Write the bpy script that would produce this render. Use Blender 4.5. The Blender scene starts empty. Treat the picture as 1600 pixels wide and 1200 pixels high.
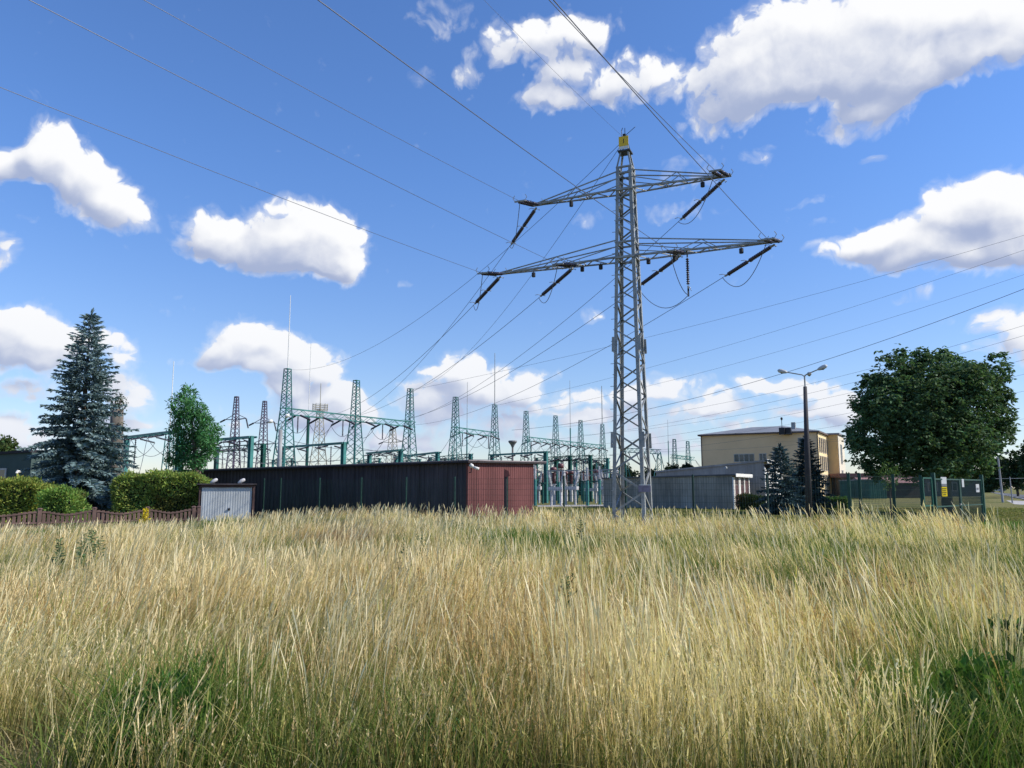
import bpy, math, random
import numpy as np
from mathutils import Vector, Matrix
sc = bpy.context.scene
COL = sc.collection
R = math.radians

# ------------------------------------------------------------------ camera
F_PX = 1202.0
PITCH = math.atan(162 / F_PX)
EYE = 1.65
cam_d = bpy.data.cameras.new('camera')
cam = bpy.data.objects.new('camera', cam_d)
COL.objects.link(cam)
cam_d.sensor_width = 36.0
cam_d.lens = 36.0 * F_PX / 1600.0
cam_d.clip_start = 0.05
cam_d.clip_end = 6000
cam.location = (0, 0, EYE)
cam.rotation_euler = (math.pi / 2 + PITCH, 0, 0)
sc.camera = cam

# ------------------------------------------------------------------ exposure
sc.view_settings.view_transform = 'Standard'
sc.view_settings.look = 'None'
sc.view_settings.exposure = 0.28
sc.view_settings.gamma = 1.0
sc.cycles.max_bounces = 6
sc.cycles.transparent_max_bounces = 8

# ------------------------------------------------------------------ sun
SUN_AZ, SUN_EL = R(97), R(40)
sd = bpy.data.lights.new('sun', 'SUN')
sd.energy = 4.6
sd.angle = R(0.5)
sd.color = (1.0, 0.93, 0.80)
sun = bpy.data.objects.new('sun', sd)
COL.objects.link(sun)
sv = Vector((math.sin(SUN_AZ) * math.cos(SUN_EL), math.cos(SUN_AZ) * math.cos(SUN_EL), math.sin(SUN_EL)))
sun.rotation_euler = sv.to_track_quat('Z', 'Y').to_euler()


def ray(px, py):
    a = (px - 800) / F_PX
    b = (600 - py) / F_PX
    return Vector((a, math.cos(PITCH) - b * math.sin(PITCH), math.sin(PITCH) + b * math.cos(PITCH)))


def at(px, py, Y):
    d = ray(px, py)
    return d * (Y / d.y) + Vector((0, 0, EYE))


def ground_at(px, py, z=0.0):
    d = ray(px, py)
    return d * ((z - EYE) / d.z) + Vector((0, 0, EYE))


# ------------------------------------------------------------------ sky with cumulus clouds (in sky directions)
def azel(px, py):
    d = ray(px, py).normalized()
    return math.atan2(d.x, d.y), math.asin(d.z)


CLOUDS = [
    # cx, cy, rx, ry, weight: places of cloud heaps, turned into azimuth and elevation
    (80, 215, 45, 32, 1), (35, 250, 40, 26, 1), (105, 260, 62, 40, 1), (150, 300, 62, 40, 1.05), (196, 332, 46, 30, 1.05), (-10, 265, 30, 24, 1),
    (332, 350, 38, 26, 1.0), (312, 384, 40, 18, .75), (400, 380, 80, 36, 1), (480, 352, 70, 36, 1.05), (520, 385, 52, 46, 1.1), (450, 400, 80, 28, .9), (535, 420, 30, 26, .9), (440, 318, 22, 12, .5),
    (40, 520, 62, 44, 1.1), (85, 545, 40, 30, .9), (5, 510, 50, 36, 1), (30, 570, 70, 20, .8), (175, 540, 40, 24, .95), (205, 570, 24, 12, .6),
    (40, 617, 50, 17, 1.05), (195, 610, 38, 22, 1.15), (205, 635, 34, 12, .9), (195, 664, 40, 15, 1.05), (30, 674, 46, 18, 1.1), (0, 385, 36, 30, .95), (30, 335, 20, 8, .55), (-40, 660, 60, 20, .8),
    (370, 525, 52, 30, 1), (425, 545, 60, 34, 1.05), (490, 555, 46, 26, 1), (335, 548, 34, 20, .9), (420, 573, 100, 14, .7), (520, 580, 24, 12, .6),
    (495, 612, 66, 22, 1.25), (545, 632, 36, 24, 1.15), (440, 600, 36, 12, .9), (390, 660, 30, 12, .7), (520, 658, 60, 22, .95), (470, 640, 60, 20, .9),
    (718, 566, 34, 18, 1), (700, 596, 52, 24, 1), (780, 600, 56, 26, 1.05), (755, 640, 80, 30, .85), (672, 645, 40, 22, .7), (825, 612, 20, 16, .7), (690, 690, 90, 16, .65), (800, 672, 50, 16, .65), (640, 620, 30, 20, .7), (850, 585, 22, 10, .55),
    (890, 618, 46, 15, .72), (960, 625, 60, 20, .8), (1010, 605, 40, 22, 1.0), (1070, 610, 40, 20, .85), (1122, 620, 30, 12, .7), (1180, 600, 34, 14, .8), (1240, 600, 54, 18, .95), (1292, 620, 40, 22, .9), (1200, 640, 90, 16, .5), (1125, 640, 24, 12, .95), (1165, 668, 36, 10, 1.0), (1060, 690, 60, 14, .65), (1040, 655, 70, 18, .75), (1280, 655, 60, 20, .8), (930, 660, 60, 16, .6), (1350, 640, 50, 22, .75), (1245, 648, 20, 6, .7), (990, 690, 70, 16, .55),
    (800, 55, 50, 32, .95), (880, 75, 56, 40, .95), (738, 122, 30, 15, .8), (895, 135, 62, 32, .95), (850, 162, 34, 20, .85), (1000, 105, 50, 26, .85), (960, 150, 40, 24, .7), (690, 25, 40, 34, .62), (1035, 130, 40, 24, .7), (660, 122, 22, 13, .55), (760, 95, 34, 20, .6), (920, 40, 40, 24, .7), (720, 217, 9, 9, .5),
    (1200, 70, 110, 60, 1), (1310, 60, 130, 70, 1.15), (1450, 45, 110, 60, 1.15), (1560, 25, 70, 50, 1), (1140, 140, 66, 44, .85), (1120, 190, 62, 28, .65), (1250, 130, 90, 40, 1.0), (1385, 140, 66, 34, 1), (1345, 190, 56, 24, .9), (1460, 110, 66, 34, 1), (1550, 95, 50, 26, .75), (1640, 60, 60, 50, .9),
    (1500, 308, 62, 32, 1.05), (1575, 305, 64, 40, 1.1), (1450, 352, 60, 24, .95), (1540, 375, 84, 40, 1.1), (1385, 392, 66, 28, 1), (1315, 392, 52, 20, .85), (1470, 405, 84, 26, .95), (1290, 350, 32, 7, .65), (1620, 370, 60, 60, 1), (1370, 365, 30, 20, .7),
    (1190, 240, 26, 15, .6), (1365, 247, 18, 9, .6), (1275, 316, 36, 9, .6), (1430, 458, 40, 9, .75), (1477, 466, 14, 6, .6), (1490, 495, 26, 7, .55), (1565, 505, 40, 20, 1), (1610, 540, 40, 30, 1), (1550, 545, 40, 12, .6),
    (1080, 268, 52, 24, .65), (1062, 328, 48, 16, .75), (915, 340, 28, 11, .6), (926, 485, 19, 12, .72), (638, 437, 11, 6, .6), (1145, 590, 30, 8, .5), (265, 565, 12, 10, .4),
    (20, 700, 60, 14, .8), (250, 705, 80, 12, .5), (600, 690, 70, 16, .75), (560, 655, 40, 12, .6), (870, 690, 50, 12, .7), (900, 655, 40, 12, .7), (1130, 700, 50, 10, .65), (860, 640, 30, 10, .7), (660, 575, 18, 9, .5), (1330, 690, 40, 12, .6), (1090, 640, 24, 10, .75), (290, 660, 60, 10, .5), (130, 655, 40, 12, .6), (110, 600, 40, 12, .6),
    # outside the frame, to either side
    (-260, 330, 120, 60, 1.1), (-380, 520, 140, 60, 1.1), (-150, 120, 90, 40, .9), (1850, 250, 140, 70, 1.1), (2000, 480, 150, 60, 1.1), (1800, 560, 120, 30, .9), (400, -120, 120, 40, .9), (1100, -150, 180, 60, 1),
]


def nodes_kit(nt):
    """small helpers that add nodes to a node tree"""
    N, L = nt.nodes, nt.links

    def put(n, i, v):
        if isinstance(v, (int, float, tuple)):
            n.inputs[i].default_value = v
        elif v is not None:
            L.new(v, n.inputs[i])

    def vm(op, a, b):
        n = N.new('ShaderNodeVectorMath')
        n.operation = op
        put(n, 0, a)
        put(n, 1, b)
        return n.outputs['Value' if op == 'DOT_PRODUCT' else 'Vector']

    def mt(op, a, b=None, c=None, clamp=False):
        n = N.new('ShaderNodeMath')
        n.operation = op
        n.use_clamp = clamp
        put(n, 0, a)
        put(n, 1, b)
        put(n, 2, c)
        return n.outputs[0]

    def ramp(v, a, b, smooth=True, lo=0.0, hi=1.0):
        n = N.new('ShaderNodeMapRange')
        n.interpolation_type = 'SMOOTHSTEP' if smooth else 'LINEAR'
        n.inputs['From Min'].default_value = a
        n.inputs['From Max'].default_value = b
        n.inputs['To Min'].default_value = lo
        n.inputs['To Max'].default_value = hi
        L.new(v, n.inputs['Value'])
        return n.outputs[0]

    def mix(f, a, b, blend='MIX'):
        n = N.new('ShaderNodeMix')
        n.data_type = 'RGBA'
        n.blend_type = blend
        put(n, 0, f)
        for s, v in ((6, a), (7, b)):
            if isinstance(v, tuple):
                n.inputs[s].default_value = (*v, 1)
            else:
                L.new(v, n.inputs[s])
        return n.outputs[2]

    def noise(vec, scale, det=2.0, rough=.5, out=0):
        n = N.new('ShaderNodeTexNoise')
        n.inputs['Scale'].default_value = scale
        n.inputs['Detail'].default_value = det
        n.inputs['Roughness'].default_value = rough
        if vec is not None:
            L.new(vec, n.inputs['Vector'])
        return n.outputs[out]
    return N, L, vm, mt, ramp, mix, noise


BLOBS = []
for (cx, cy, rx, ry, wt) in CLOUDS:
    _az, _el = azel(cx, cy)
    _k = 2 / (azel(cx + rx, cy)[0] - azel(cx - rx, cy)[0]), 2 / (azel(cx, cy - ry)[1] - azel(cx, cy + ry)[1])
    BLOBS.append((_az, _el, _k[0] / 1.12, _k[1] / 1.12, wt))


def cloud_field(name, blobs):
    """cloud thickness as a function of azimuth and elevation: F with fine billows, S smooth"""
    g = bpy.data.node_groups.new(name, 'ShaderNodeTree')
    g.interface.new_socket('P', in_out='INPUT', socket_type='NodeSocketVector')
    g.interface.new_socket('F', in_out='OUTPUT', socket_type='NodeSocketFloat')
    g.interface.new_socket('S', in_out='OUTPUT', socket_type='NodeSocketFloat')
    N, L, vm, mt, ramp, mix, noise = nodes_kit(g)
    gi, go = N.new('NodeGroupInput'), N.new('NodeGroupOutput')
    P = gi.outputs[0]
    c1 = vm('SUBTRACT', noise(P, 13, 3, .55, 1), (.5, .5, .5))
    W = vm('ADD', P, vm('MULTIPLY', c1, (.055, .045, 0)))
    acc = 0.0
    for (az, el, kx, ky, wt) in blobs:
        d = vm('MULTIPLY', vm('SUBTRACT', W, (az, el, 0)), (kx, ky, 0))
        q = vm('DOT_PRODUCT', d, d)
        e = mt('EXPONENT', mt('MULTIPLY', mt('MULTIPLY', q, q), -.8))
        acc = mt('MULTIPLY_ADD', e, wt, acc)
    acc = mt('MINIMUM', acc, 1.9)
    fb = noise(W, 20, 5, .56)
    S = mt('MULTIPLY_ADD', mt('SUBTRACT', fb, .5), 1.3, acc)
    v = N.new('ShaderNodeTexVoronoi')
    v.feature = 'F1'
    v.inputs['Scale'].default_value = 42
    v.inputs['Detail'].default_value = 1.5
    v.inputs['Roughness'].default_value = .6
    L.new(W, v.inputs['Vector'])
    F = mt('MULTIPLY_ADD', mt('SUBTRACT', .45, v.outputs['Distance']), .62, S)
    fine = noise(W, 85, 3, .65)
    F = mt('MULTIPLY_ADD', mt('SUBTRACT', fine, .5), .62, F)
    L.new(F, go.inputs[0])
    L.new(S, go.inputs[1])
    return g


def cloud_bulk(name, blobs):
    """logarithm of the broad bulk of the heaps, for their soft shade"""
    g = bpy.data.node_groups.new(name, 'ShaderNodeTree')
    g.interface.new_socket('P', in_out='INPUT', socket_type='NodeSocketVector')
    g.interface.new_socket('A', in_out='OUTPUT', socket_type='NodeSocketFloat')
    N, L, vm, mt, ramp, mix, noise = nodes_kit(g)
    gi, go = N.new('NodeGroupInput'), N.new('NodeGroupOutput')
    P = gi.outputs[0]
    acc = 1e-4
    for (az, el, kx, ky, wt) in blobs:
        d = vm('MULTIPLY', vm('SUBTRACT', P, (az, el, 0)), (kx * .632, ky * .632, 0))
        e = mt('EXPONENT', mt('MULTIPLY', vm('DOT_PRODUCT', d, d), -1.0))
        acc = mt('MULTIPLY_ADD', e, wt, acc)
    L.new(mt('LOGARITHM', acc, math.e), go.inputs[0])
    return g


world = bpy.data.worlds.new('World')
sc.world = world
world.use_nodes = True
SKY_STRENGTH = 0.128


def build_sky():
    nt = world.node_tree
    nt.nodes.clear()
    N, L, vm, mt, ramp, mix, noise = nodes_kit(nt)
    sky = N.new('ShaderNodeTexSky')
    sky.sky_type = 'NISHITA'
    sky.sun_disc = False
    sky.sun_elevation = SUN_EL
    sky.sun_rotation = SUN_AZ
    sky.air_density = 1.0
    sky.dust_density = 0.2
    sky.ozone_density = 3.0
    bg = N.new('ShaderNodeBackground')
    bg.inputs['Strength'].default_value = SKY_STRENGTH
    tc = N.new('ShaderNodeTexCoord')
    sx = N.new('ShaderNodeSeparateXYZ')
    L.new(tc.outputs['Generated'], sx.inputs[0])
    az = mt('ARCTAN2', sx.outputs[0], sx.outputs[1])
    el = mt('ARCSINE', sx.outputs[2])
    cb = N.new('ShaderNodeCombineXYZ')
    L.new(az, cb.inputs[0])
    L.new(el, cb.inputs[1])
    P = cb.outputs[0]
    # clear summer air: deep blue above, paler and a little violet towards the horizon
    blue = mix(1.0, sky.outputs[0], mix(ramp(el, .0, .45), (.84, .85, .98), (.70, .93, 1.27)), 'MULTIPLY')
    L.new(blue, bg.inputs['Color'])
    skyc = mix(1.0, blue, (SKY_STRENGTH,) * 3, 'MULTIPLY')

    def clouds(i, blobs):
        # a hair's breadth apart in every sector, or Cycles merges equal nodes and overfills its stack
        bl = [(b[0] + i * 2e-5, b[1], *b[2:]) for b in blobs]
        fg, bk = cloud_field('cloud_field_%d' % i, bl), cloud_bulk('cloud_bulk_%d' % i, bl)

        def field(tree_, off):
            g = N.new('ShaderNodeGroup')
            g.node_tree = tree_
            L.new(vm('ADD', P, off) if off else P, g.inputs[0])
            return g.outputs
        f0, s0 = field(fg, None)
        s1 = field(fg, (.012, .020, 0))[1]
        a0, a2 = field(bk, None)[0], field(bk, (.018, .032, 0))[0]
        # crisp tops, ragged veils around and below
        cover = ramp(f0, .42, .80)
        veil = mt('MULTIPLY', ramp(f0, .02, .70), mt('MULTIPLY_ADD', ramp(s1, .1, .9), .34, .26))
        cover = mt('MAXIMUM', cover, veil)
        # thicker towards the sun: the heap's own shade; softly by the whole heap, finely by its billows
        big = mt('MULTIPLY_ADD', mt('SUBTRACT', a2, a0), .50, .62)
        mid_ = mt('MULTIPLY', mt('SUBTRACT', s1, s0), .55)
        sh = mt('ADD', big, mid_)
        sh = mt('MULTIPLY', ramp(sh, -.06, 1.05), ramp(s0, .25, 1.1))
        ccol = mix(sh, (.81, .815, .83), (.32, .38, .55))
        ccol = mix(ramp(el, .22, .02, False, 0, .5), ccol, (.52, .58, .71))
        # one closure of its own per sector, so that Cycles can skip all the other sectors
        em = N.new('ShaderNodeBackground')
        L.new(mix(cover, skyc, ccol), em.inputs['Color'])
        return em.outputs[0]
    idx = [0]

    def split(blobs, axis, depth):
        if depth == 0 or len(blobs) < 9:
            idx[0] += 1
            return clouds(idx[0], blobs)
        vals = sorted(b[axis] for b in blobs)
        m = vals[len(vals) // 2]
        lo = [b for b in blobs if b[axis] - 2.0 / b[2 + axis] - .045 < m]
        hi = [b for b in blobs if b[axis] + 2.0 / b[2 + axis] + .06 > m]
        a, b2 = split(lo, 1 - axis, depth - 1), split(hi, 1 - axis, depth - 1)
        ms = N.new('ShaderNodeMixShader')
        L.new(mt('GREATER_THAN', az if axis == 0 else el, m), ms.inputs[0])
        L.new(a, ms.inputs[1])
        L.new(b2, ms.inputs[2])
        return ms.outputs[0]
    tree = split(BLOBS, 0, 3)
    inside = mt('MULTIPLY', mt('GREATER_THAN', el, -.02), mt('LESS_THAN', el, .85))
    inside = mt('MULTIPLY', inside, mt('LESS_THAN', mt('ABSOLUTE', az), 1.25))
    top = N.new('ShaderNodeMixShader')
    L.new(inside, top.inputs[0])
    L.new(bg.outputs[0], top.inputs[1])
    L.new(tree, top.inputs[2])
    out = N.new('ShaderNodeOutputWorld')
    L.new(top.outputs[0], out.inputs[0])
    world.cycles.sampling_method = 'MANUAL'
    world.cycles.sample_map_resolution = 512


build_sky()

# ------------------------------------------------------------------ helpers
E1 = Vector((math.cos(R(30)), -math.sin(R(30)), 0))
E2 = Vector((math.sin(R(30)), math.cos(R(30)), 0))
UP = Vector((0, 0, 1))
rng = random.Random(5)
nrg = np.random.default_rng(11)
MATS = {}


def mat(name, c, rough=.7, var=.18, scale=6.0, metal=0.0, c2=None, attr=None, transl=0.0, spec=.3, streak=0.0, bump=0.0):
    """procedural material: base colour broken up by noise (natural blotches), optional per-leaf pigment"""
    if name in MATS:
        return MATS[name]
    m = bpy.data.materials.new(name)
    m.use_nodes = True
    nt = m.node_tree
    nt.nodes.clear()
    N, L, vm, mt, ramp, mix, noise = nodes_kit(nt)
    tc = N.new('ShaderNodeTexCoord')
    n1 = noise(tc.outputs['Object'], scale, 5, .6)
    n2 = noise(tc.outputs['Object'], scale * .23, 3, .5)
    f = ramp(mt('MULTIPLY_ADD', n2, .6, mt('MULTIPLY', n1, .5)), .38, .72)
    if attr:
        a = N.new('ShaderNodeVertexColor')
        a.layer_name = attr
        col = mix(1.0, a.outputs[0], mix(f, (1 - var, 1 - var, 1 - var), (1 + var, 1 + var, 1 + var)), 'MULTIPLY')
    else:
        lo = tuple(v * (1 - var) for v in c)
        hi = c2 if c2 else tuple(v * (1 + var) for v in c)
        col = mix(f, lo, hi)
    if streak:
        # rain streaks and sheets that weathered differently
        st = noise(vm('MULTIPLY', tc.outputs['Object'], (3.0, 3.0, .22)), 1.7, 4, .65)
        sh = noise(vm('MULTIPLY', tc.outputs['Object'], (.9, .9, .02)), 1.0, 1, .5)
        k = mt('ADD', ramp(st, .3, .75, True, 1 - streak, 1 + streak), ramp(sh, .35, .65, True, -streak * .5, streak * .5))
        kc = N.new('ShaderNodeCombineColor')
        for s_ in range(3):
            L.new(k, kc.inputs[s_])
        col = mix(1.0, col, kc.outputs[0], 'MULTIPLY')
    p = N.new('ShaderNodeBsdfPrincipled')
    L.new(col, p.inputs['Base Color'])
    p.inputs['Roughness'].default_value = rough
    p.inputs['Metallic'].default_value = metal
    p.inputs['Specular IOR Level'].default_value = spec
    if bump:
        b = N.new('ShaderNodeBump')
        b.inputs['Strength'].default_value = bump
        b.inputs['Distance'].default_value = .02
        L.new(n1, b.inputs['Height'])
        L.new(b.outputs[0], p.inputs['Normal'])
    o = N.new('ShaderNodeOutputMaterial')
    if transl:
        t = N.new('ShaderNodeBsdfTranslucent')
        L.new(mix(1.0, col, (1.0, 1.05, .6), 'MULTIPLY'), t.inputs['Color'])
        s = N.new('ShaderNodeMixShader')
        s.inputs[0].default_value = transl
        L.new(p.outputs[0], s.inputs[1])
        L.new(t.outputs[0], s.inputs[2])
        L.new(s.outputs[0], o.inputs[0])
    else:
        L.new(p.outputs[0], o.inputs[0])
    MATS[name] = m
    return m


class MB:
    """collects boxes, bars and tubes and links them as ONE mesh object"""

    def __init__(self):
        self.v, self.f = [], []

    def add(self, vs, fs):
        n = len(self.v)
        self.v += [tuple(p) for p in vs]
        self.f += [tuple(i + n for i in f) for f in fs]
        return self

    def hexa(self, b, t):
        """four bottom and four top corners"""
        return self.add(list(b) + list(t), [(3, 2, 1, 0), (4, 5, 6, 7), (0, 1, 5, 4), (1, 2, 6, 5), (2, 3, 7, 6), (3, 0, 4, 7)])

    def box(self, o, ux, uy, uz):
        """a corner and three edge vectors"""
        o, ux, uy, uz = map(Vector, (o, ux, uy, uz))
        return self.hexa([o, o + ux, o + ux + uy, o + uy], [o + uz, o + ux + uz, o + ux + uy + uz, o + uy + uz])

    def cbox(self, c, sx, sy, sz, ax=None, ay=None):
        ax = Vector(ax) if ax is not None else Vector((1, 0, 0))
        ay = Vector(ay) if ay is not None else Vector((-ax.y, ax.x, 0))
        c = Vector(c)
        return self.box(c - ax * sx / 2 - ay * sy / 2 - UP * sz / 2, ax * sx, ay * sy, UP * sz)

    def bar(self, p, q, w, h=None, side=None):
        p, q = Vector(p), Vector(q)
        h = h or w
        d = (q - p).normalized()
        s = Vector(side) if side is not None else (UP if abs(d.z) < .9 else Vector((1, 0, 0)))
        a = d.cross(s)
        if a.length < 1e-6:
            a = d.cross(Vector((0, 1, 0)))
        a.normalize()
        b = a.cross(d).normalized()
        a, b = a * w / 2, b * h / 2
        return self.hexa([p - a - b, p + a - b, p + a + b, p - a + b], [q - a - b, q + a - b, q + a + b, q - a + b])

    def angle(self, p, q, w, t, d1, d2):
        """L profile: two thin plates reaching from the heel line along d1 and d2"""
        p, q, d1, d2 = map(Vector, (p, q, d1, d2))
        self.hexa([p, p + d1 * w, p + d1 * w + d2 * t, p + d2 * t], [q, q + d1 * w, q + d1 * w + d2 * t, q + d2 * t])
        self.hexa([p + d2 * (t + .001), p + d1 * t + d2 * (t + .001), p + d1 * t + d2 * w, p + d2 * w],
                  [q + d2 * (t + .001), q + d1 * t + d2 * (t + .001), q + d1 * t + d2 * w, q + d2 * w])
        return self

    def tube(self, pts, r, n=6, caps=True):
        pts = [Vector(p) for p in pts]
        rs = r if isinstance(r, (list, tuple)) else [r] * len(pts)
        rings = []
        ref = None
        for i, p in enumerate(pts):
            d = (pts[min(i + 1, len(pts) - 1)] - pts[max(i - 1, 0)]).normalized()
            if ref is None or abs(d.dot(ref)) > .98:
                ref = UP if abs(d.z) < .9 else Vector((1, 0, 0))
            a = d.cross(ref).normalized()
            b = a.cross(d)
            rings.append([p + (a * math.cos(2 * math.pi * k / n) + b * math.sin(2 * math.pi * k / n)) * rs[i] for k in range(n)])
        vs = [v for g in rings for v in g]
        fs = []
        for i in range(len(rings) - 1):
            for k in range(n):
                k2 = (k + 1) % n
                fs.append((i * n + k, i * n + k2, i * n + n + k2, i * n + n + k))
        if caps:
            fs.append(tuple(range(n - 1, -1, -1)))
            fs.append(tuple(range((len(rings) - 1) * n, len(rings) * n)))
        return self.add(vs, fs)

    def prism(self, poly, z0, z1):
        n = len(poly)
        b = [(x, y, z0) for x, y in poly]
        t = [(x, y, z1) for x, y in poly]
        return self.add(b + t, [tuple(range(n - 1, -1, -1)), tuple(range(n, 2 * n))] + [(i, (i + 1) % n, n + (i + 1) % n, n + i) for i in range(n)])

    def build(self, name, m, parent=None, smooth=False):
        me = bpy.data.meshes.new(name)
        me.from_pydata(self.v, [], self.f)
        me.materials.append(m)
        if smooth:
            me.shade_smooth()
        o = bpy.data.objects.new(name, me)
        COL.objects.link(o)
        if parent is not None:
            o.parent = parent
        return o


def tag(o, label=None, cat=None, group=None, kind=None):
    for k, v in (('label', label), ('category', cat), ('group', group), ('kind', kind)):
        if v:
            o[k] = v
    return o


def thing(name, loc, label, cat, group=None):
    """an Empty at the thing's base; parts are built in world space relative to it"""
    o = bpy.data.objects.new(name, None)
    COL.objects.link(o)
    o.location = loc
    o.empty_display_size = .2
    return tag(o, label, cat, group)


def copy_tree(o, parent=None):
    c = o.copy()
    COL.objects.link(c)
    c.parent = parent
    for ch in list(o.children):
        copy_tree(ch, c)
    return c


def fast_mesh(name, V, Q, m, parent=None, col=None, smooth=False):
    """V (n,3), Q (k,4) arrays to a mesh object, col (n,3) is the pigment of each vertex"""
    me = bpy.data.meshes.new(name)
    me.vertices.add(len(V))
    me.vertices.foreach_set('co', np.ascontiguousarray(V, dtype=np.float32).ravel())
    k = Q.shape[1]
    me.loops.add(Q.size)
    me.loops.foreach_set('vertex_index', np.ascontiguousarray(Q, dtype=np.int32).ravel())
    me.polygons.add(len(Q))
    me.polygons.foreach_set('loop_start', np.arange(0, Q.size, k, dtype=np.int32))
    me.polygons.foreach_set('loop_total', np.full(len(Q), k, dtype=np.int32))
    if smooth:
        me.polygons.foreach_set('use_smooth', np.ones(len(Q), dtype=bool))
    me.update(calc_edges=True)
    if col is not None:
        a = me.color_attributes.new('pigment', 'FLOAT_COLOR', 'POINT')
        c4 = np.ones((len(V), 4), dtype=np.float32)
        c4[:, :3] = col
        a.data.foreach_set('color', c4.ravel())
    me.materials.append(m)
    o = bpy.data.objects.new(name, me)
    COL.objects.link(o)
    if parent is not None:
        o.parent = parent
    return o


def leaves(name, C, D, S, asp, col, m, parent=None, fold=.25):
    """rhombic leaves: base C, axis D (unit), length S, width asp*S"""
    n = len(C)
    rnd = nrg.normal(size=(n, 3))
    side = np.cross(D, rnd)
    side /= np.linalg.norm(side, axis=1)[:, None] + 1e-9
    nor = np.cross(side, D)
    S = np.asarray(S)[:, None]
    mid = C + D * S * .5 - nor * S * fold * asp
    V = np.stack([C, mid + side * S * asp * .5 + nor * S * fold * asp, C + D * S, mid - side * S * asp * .5 + nor * S * fold * asp], 1).reshape(-1, 3)
    Q = np.arange(4 * n).reshape(n, 4)
    return fast_mesh(name, V, Q, m, parent, np.repeat(col, 4, axis=0))


def unit(a):
    return a / (np.linalg.norm(a, axis=1)[:, None] + 1e-9)


def vnoise(x, y, seed=0):
    """smooth value noise on the ground plane"""
    def h(i, j):
        v = np.sin(i * 127.1 + j * 311.7 + seed * 74.7) * 43758.5453
        return v - np.floor(v)
    xi, yi = np.floor(x), np.floor(y)
    fx, fy = x - xi, y - yi
    fx, fy = fx * fx * (3 - 2 * fx), fy * fy * (3 - 2 * fy)
    return (h(xi, yi) * (1 - fx) + h(xi + 1, yi) * fx) * (1 - fy) + (h(xi, yi + 1) * (1 - fx) + h(xi + 1, yi + 1) * fx) * fy


def fbm2(x, y, seed=0):
    return (vnoise(x, y, seed) * .55 + vnoise(x * 2.1, y * 2.1, seed + 3) * .3 + vnoise(x * 4.3, y * 4.3, seed + 7) * .15)


# materials
M_STEEL = mat('galvanised_steel', (.285, .295, .29), .55, .25, 9, metal=.2, spec=.35)
M_INSUL = mat('brown_glazed_porcelain', (.035, .03, .05), .25, .2, 8, spec=.5)
M_WIRE = mat('aluminium_wire', (.10, .11, .14), .5, .1, 3, metal=.3)
M_GREEN = mat('teal_green_paint', (.050, .185, .175), .5, .25, 2.0)
M_GREEN_D = mat('dark_green_paint', (.014, .085, .068), .45, .2, 2.0)
M_MESHG = mat('green_coated_wire', (.012, .040, .034), .45, .2, 3)
M_CONC = mat('weathered_concrete', (.27, .275, .28), .9, .25, 1.2, bump=.3)
M_GATE = mat('gate_green_paint', (.010, .056, .042), .45, .2, 2.0)
M_BARK = mat('bark', (.11, .085, .065), .95, .35, 5, bump=.6)
M_WHITE = mat('white_paint', (.72, .71, .68), .6, .08, 3)
M_BLACK = mat('dark_plastic', (.02, .02, .025), .5, .2, 4)
M_GLASS = mat('dark_window_glass', (.03, .04, .055), .08, .3, .6, spec=.7)
M_PORC = mat('grey_white_porcelain', (.50, .49, .50), .35, .12, 5)
M_RED = mat('red_brown_porcelain', (.115, .045, .05), .4, .2, 5)
M_LEAF = mat('leaf_pigment', (1, 1, 1), .6, .22, .9, attr='pigment', transl=.32, spec=.14)
M_NEEDLE = mat('needle_pigment', (1, 1, 1), .6, .2, 1.2, attr='pigment', transl=.10, spec=.12)
M_STRAW = mat('grass_pigment', (1, 1, 1), .6, .12, .6, attr='pigment', transl=.36, spec=.06)

# ------------------------------------------------------------------ ground, path, road
def ground_material():
    m = bpy.data.materials.new('earth_and_turf')
    m.use_nodes = True
    nt = m.node_tree
    nt.nodes.clear()
    N, L, vm, mt, ramp, mix, noise = nodes_kit(nt)
    tc = N.new('ShaderNodeTexCoord')
    P = tc.outputs['Object']
    big = noise(P, .12, 4, .6)
    mid = noise(P, 1.1, 5, .65)
    fine = noise(P, 22, 5, .7)
    c = mix(ramp(big, .35, .65), (.135, .150, .045), (.26, .225, .095))
    c = mix(mt('MULTIPLY', ramp(mid, .45, .75), .6), c, (.085, .125, .03))
    c = mix(ramp(fine, .3, .75, True, 0, .7), c, mix(1.0, c, (.45, .45, .4), 'MULTIPLY'))
    p = N.new('ShaderNodeBsdfPrincipled')
    p.inputs['Roughness'].default_value = .95
    p.inputs['Specular IOR Level'].default_value = .1
    L.new(c, p.inputs['Base Color'])
    b = N.new('ShaderNodeBump')
    b.inputs['Strength'].default_value = .9
    b.inputs['Distance'].default_value = .05
    L.new(fine, b.inputs['Height'])
    L.new(b.outputs[0], p.inputs['Normal'])
    o = N.new('ShaderNodeOutputMaterial')
    L.new(p.outputs[0], o.inputs[0])
    return m


gm = MB()
gm.add([(-2500, -1500, 0), (2500, -1500, 0), (2500, 3500, 0), (-2500, 3500, 0)], [(0, 1, 2, 3)])
tag(gm.build('ground', ground_material()), kind='structure')


def sheet(name, pts, z, m):
    b = MB()
    b.add([(p[0], p[1], z) for p in pts], [tuple(range(len(pts)))])
    return tag(b.build(name, m), kind='structure')


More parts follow.
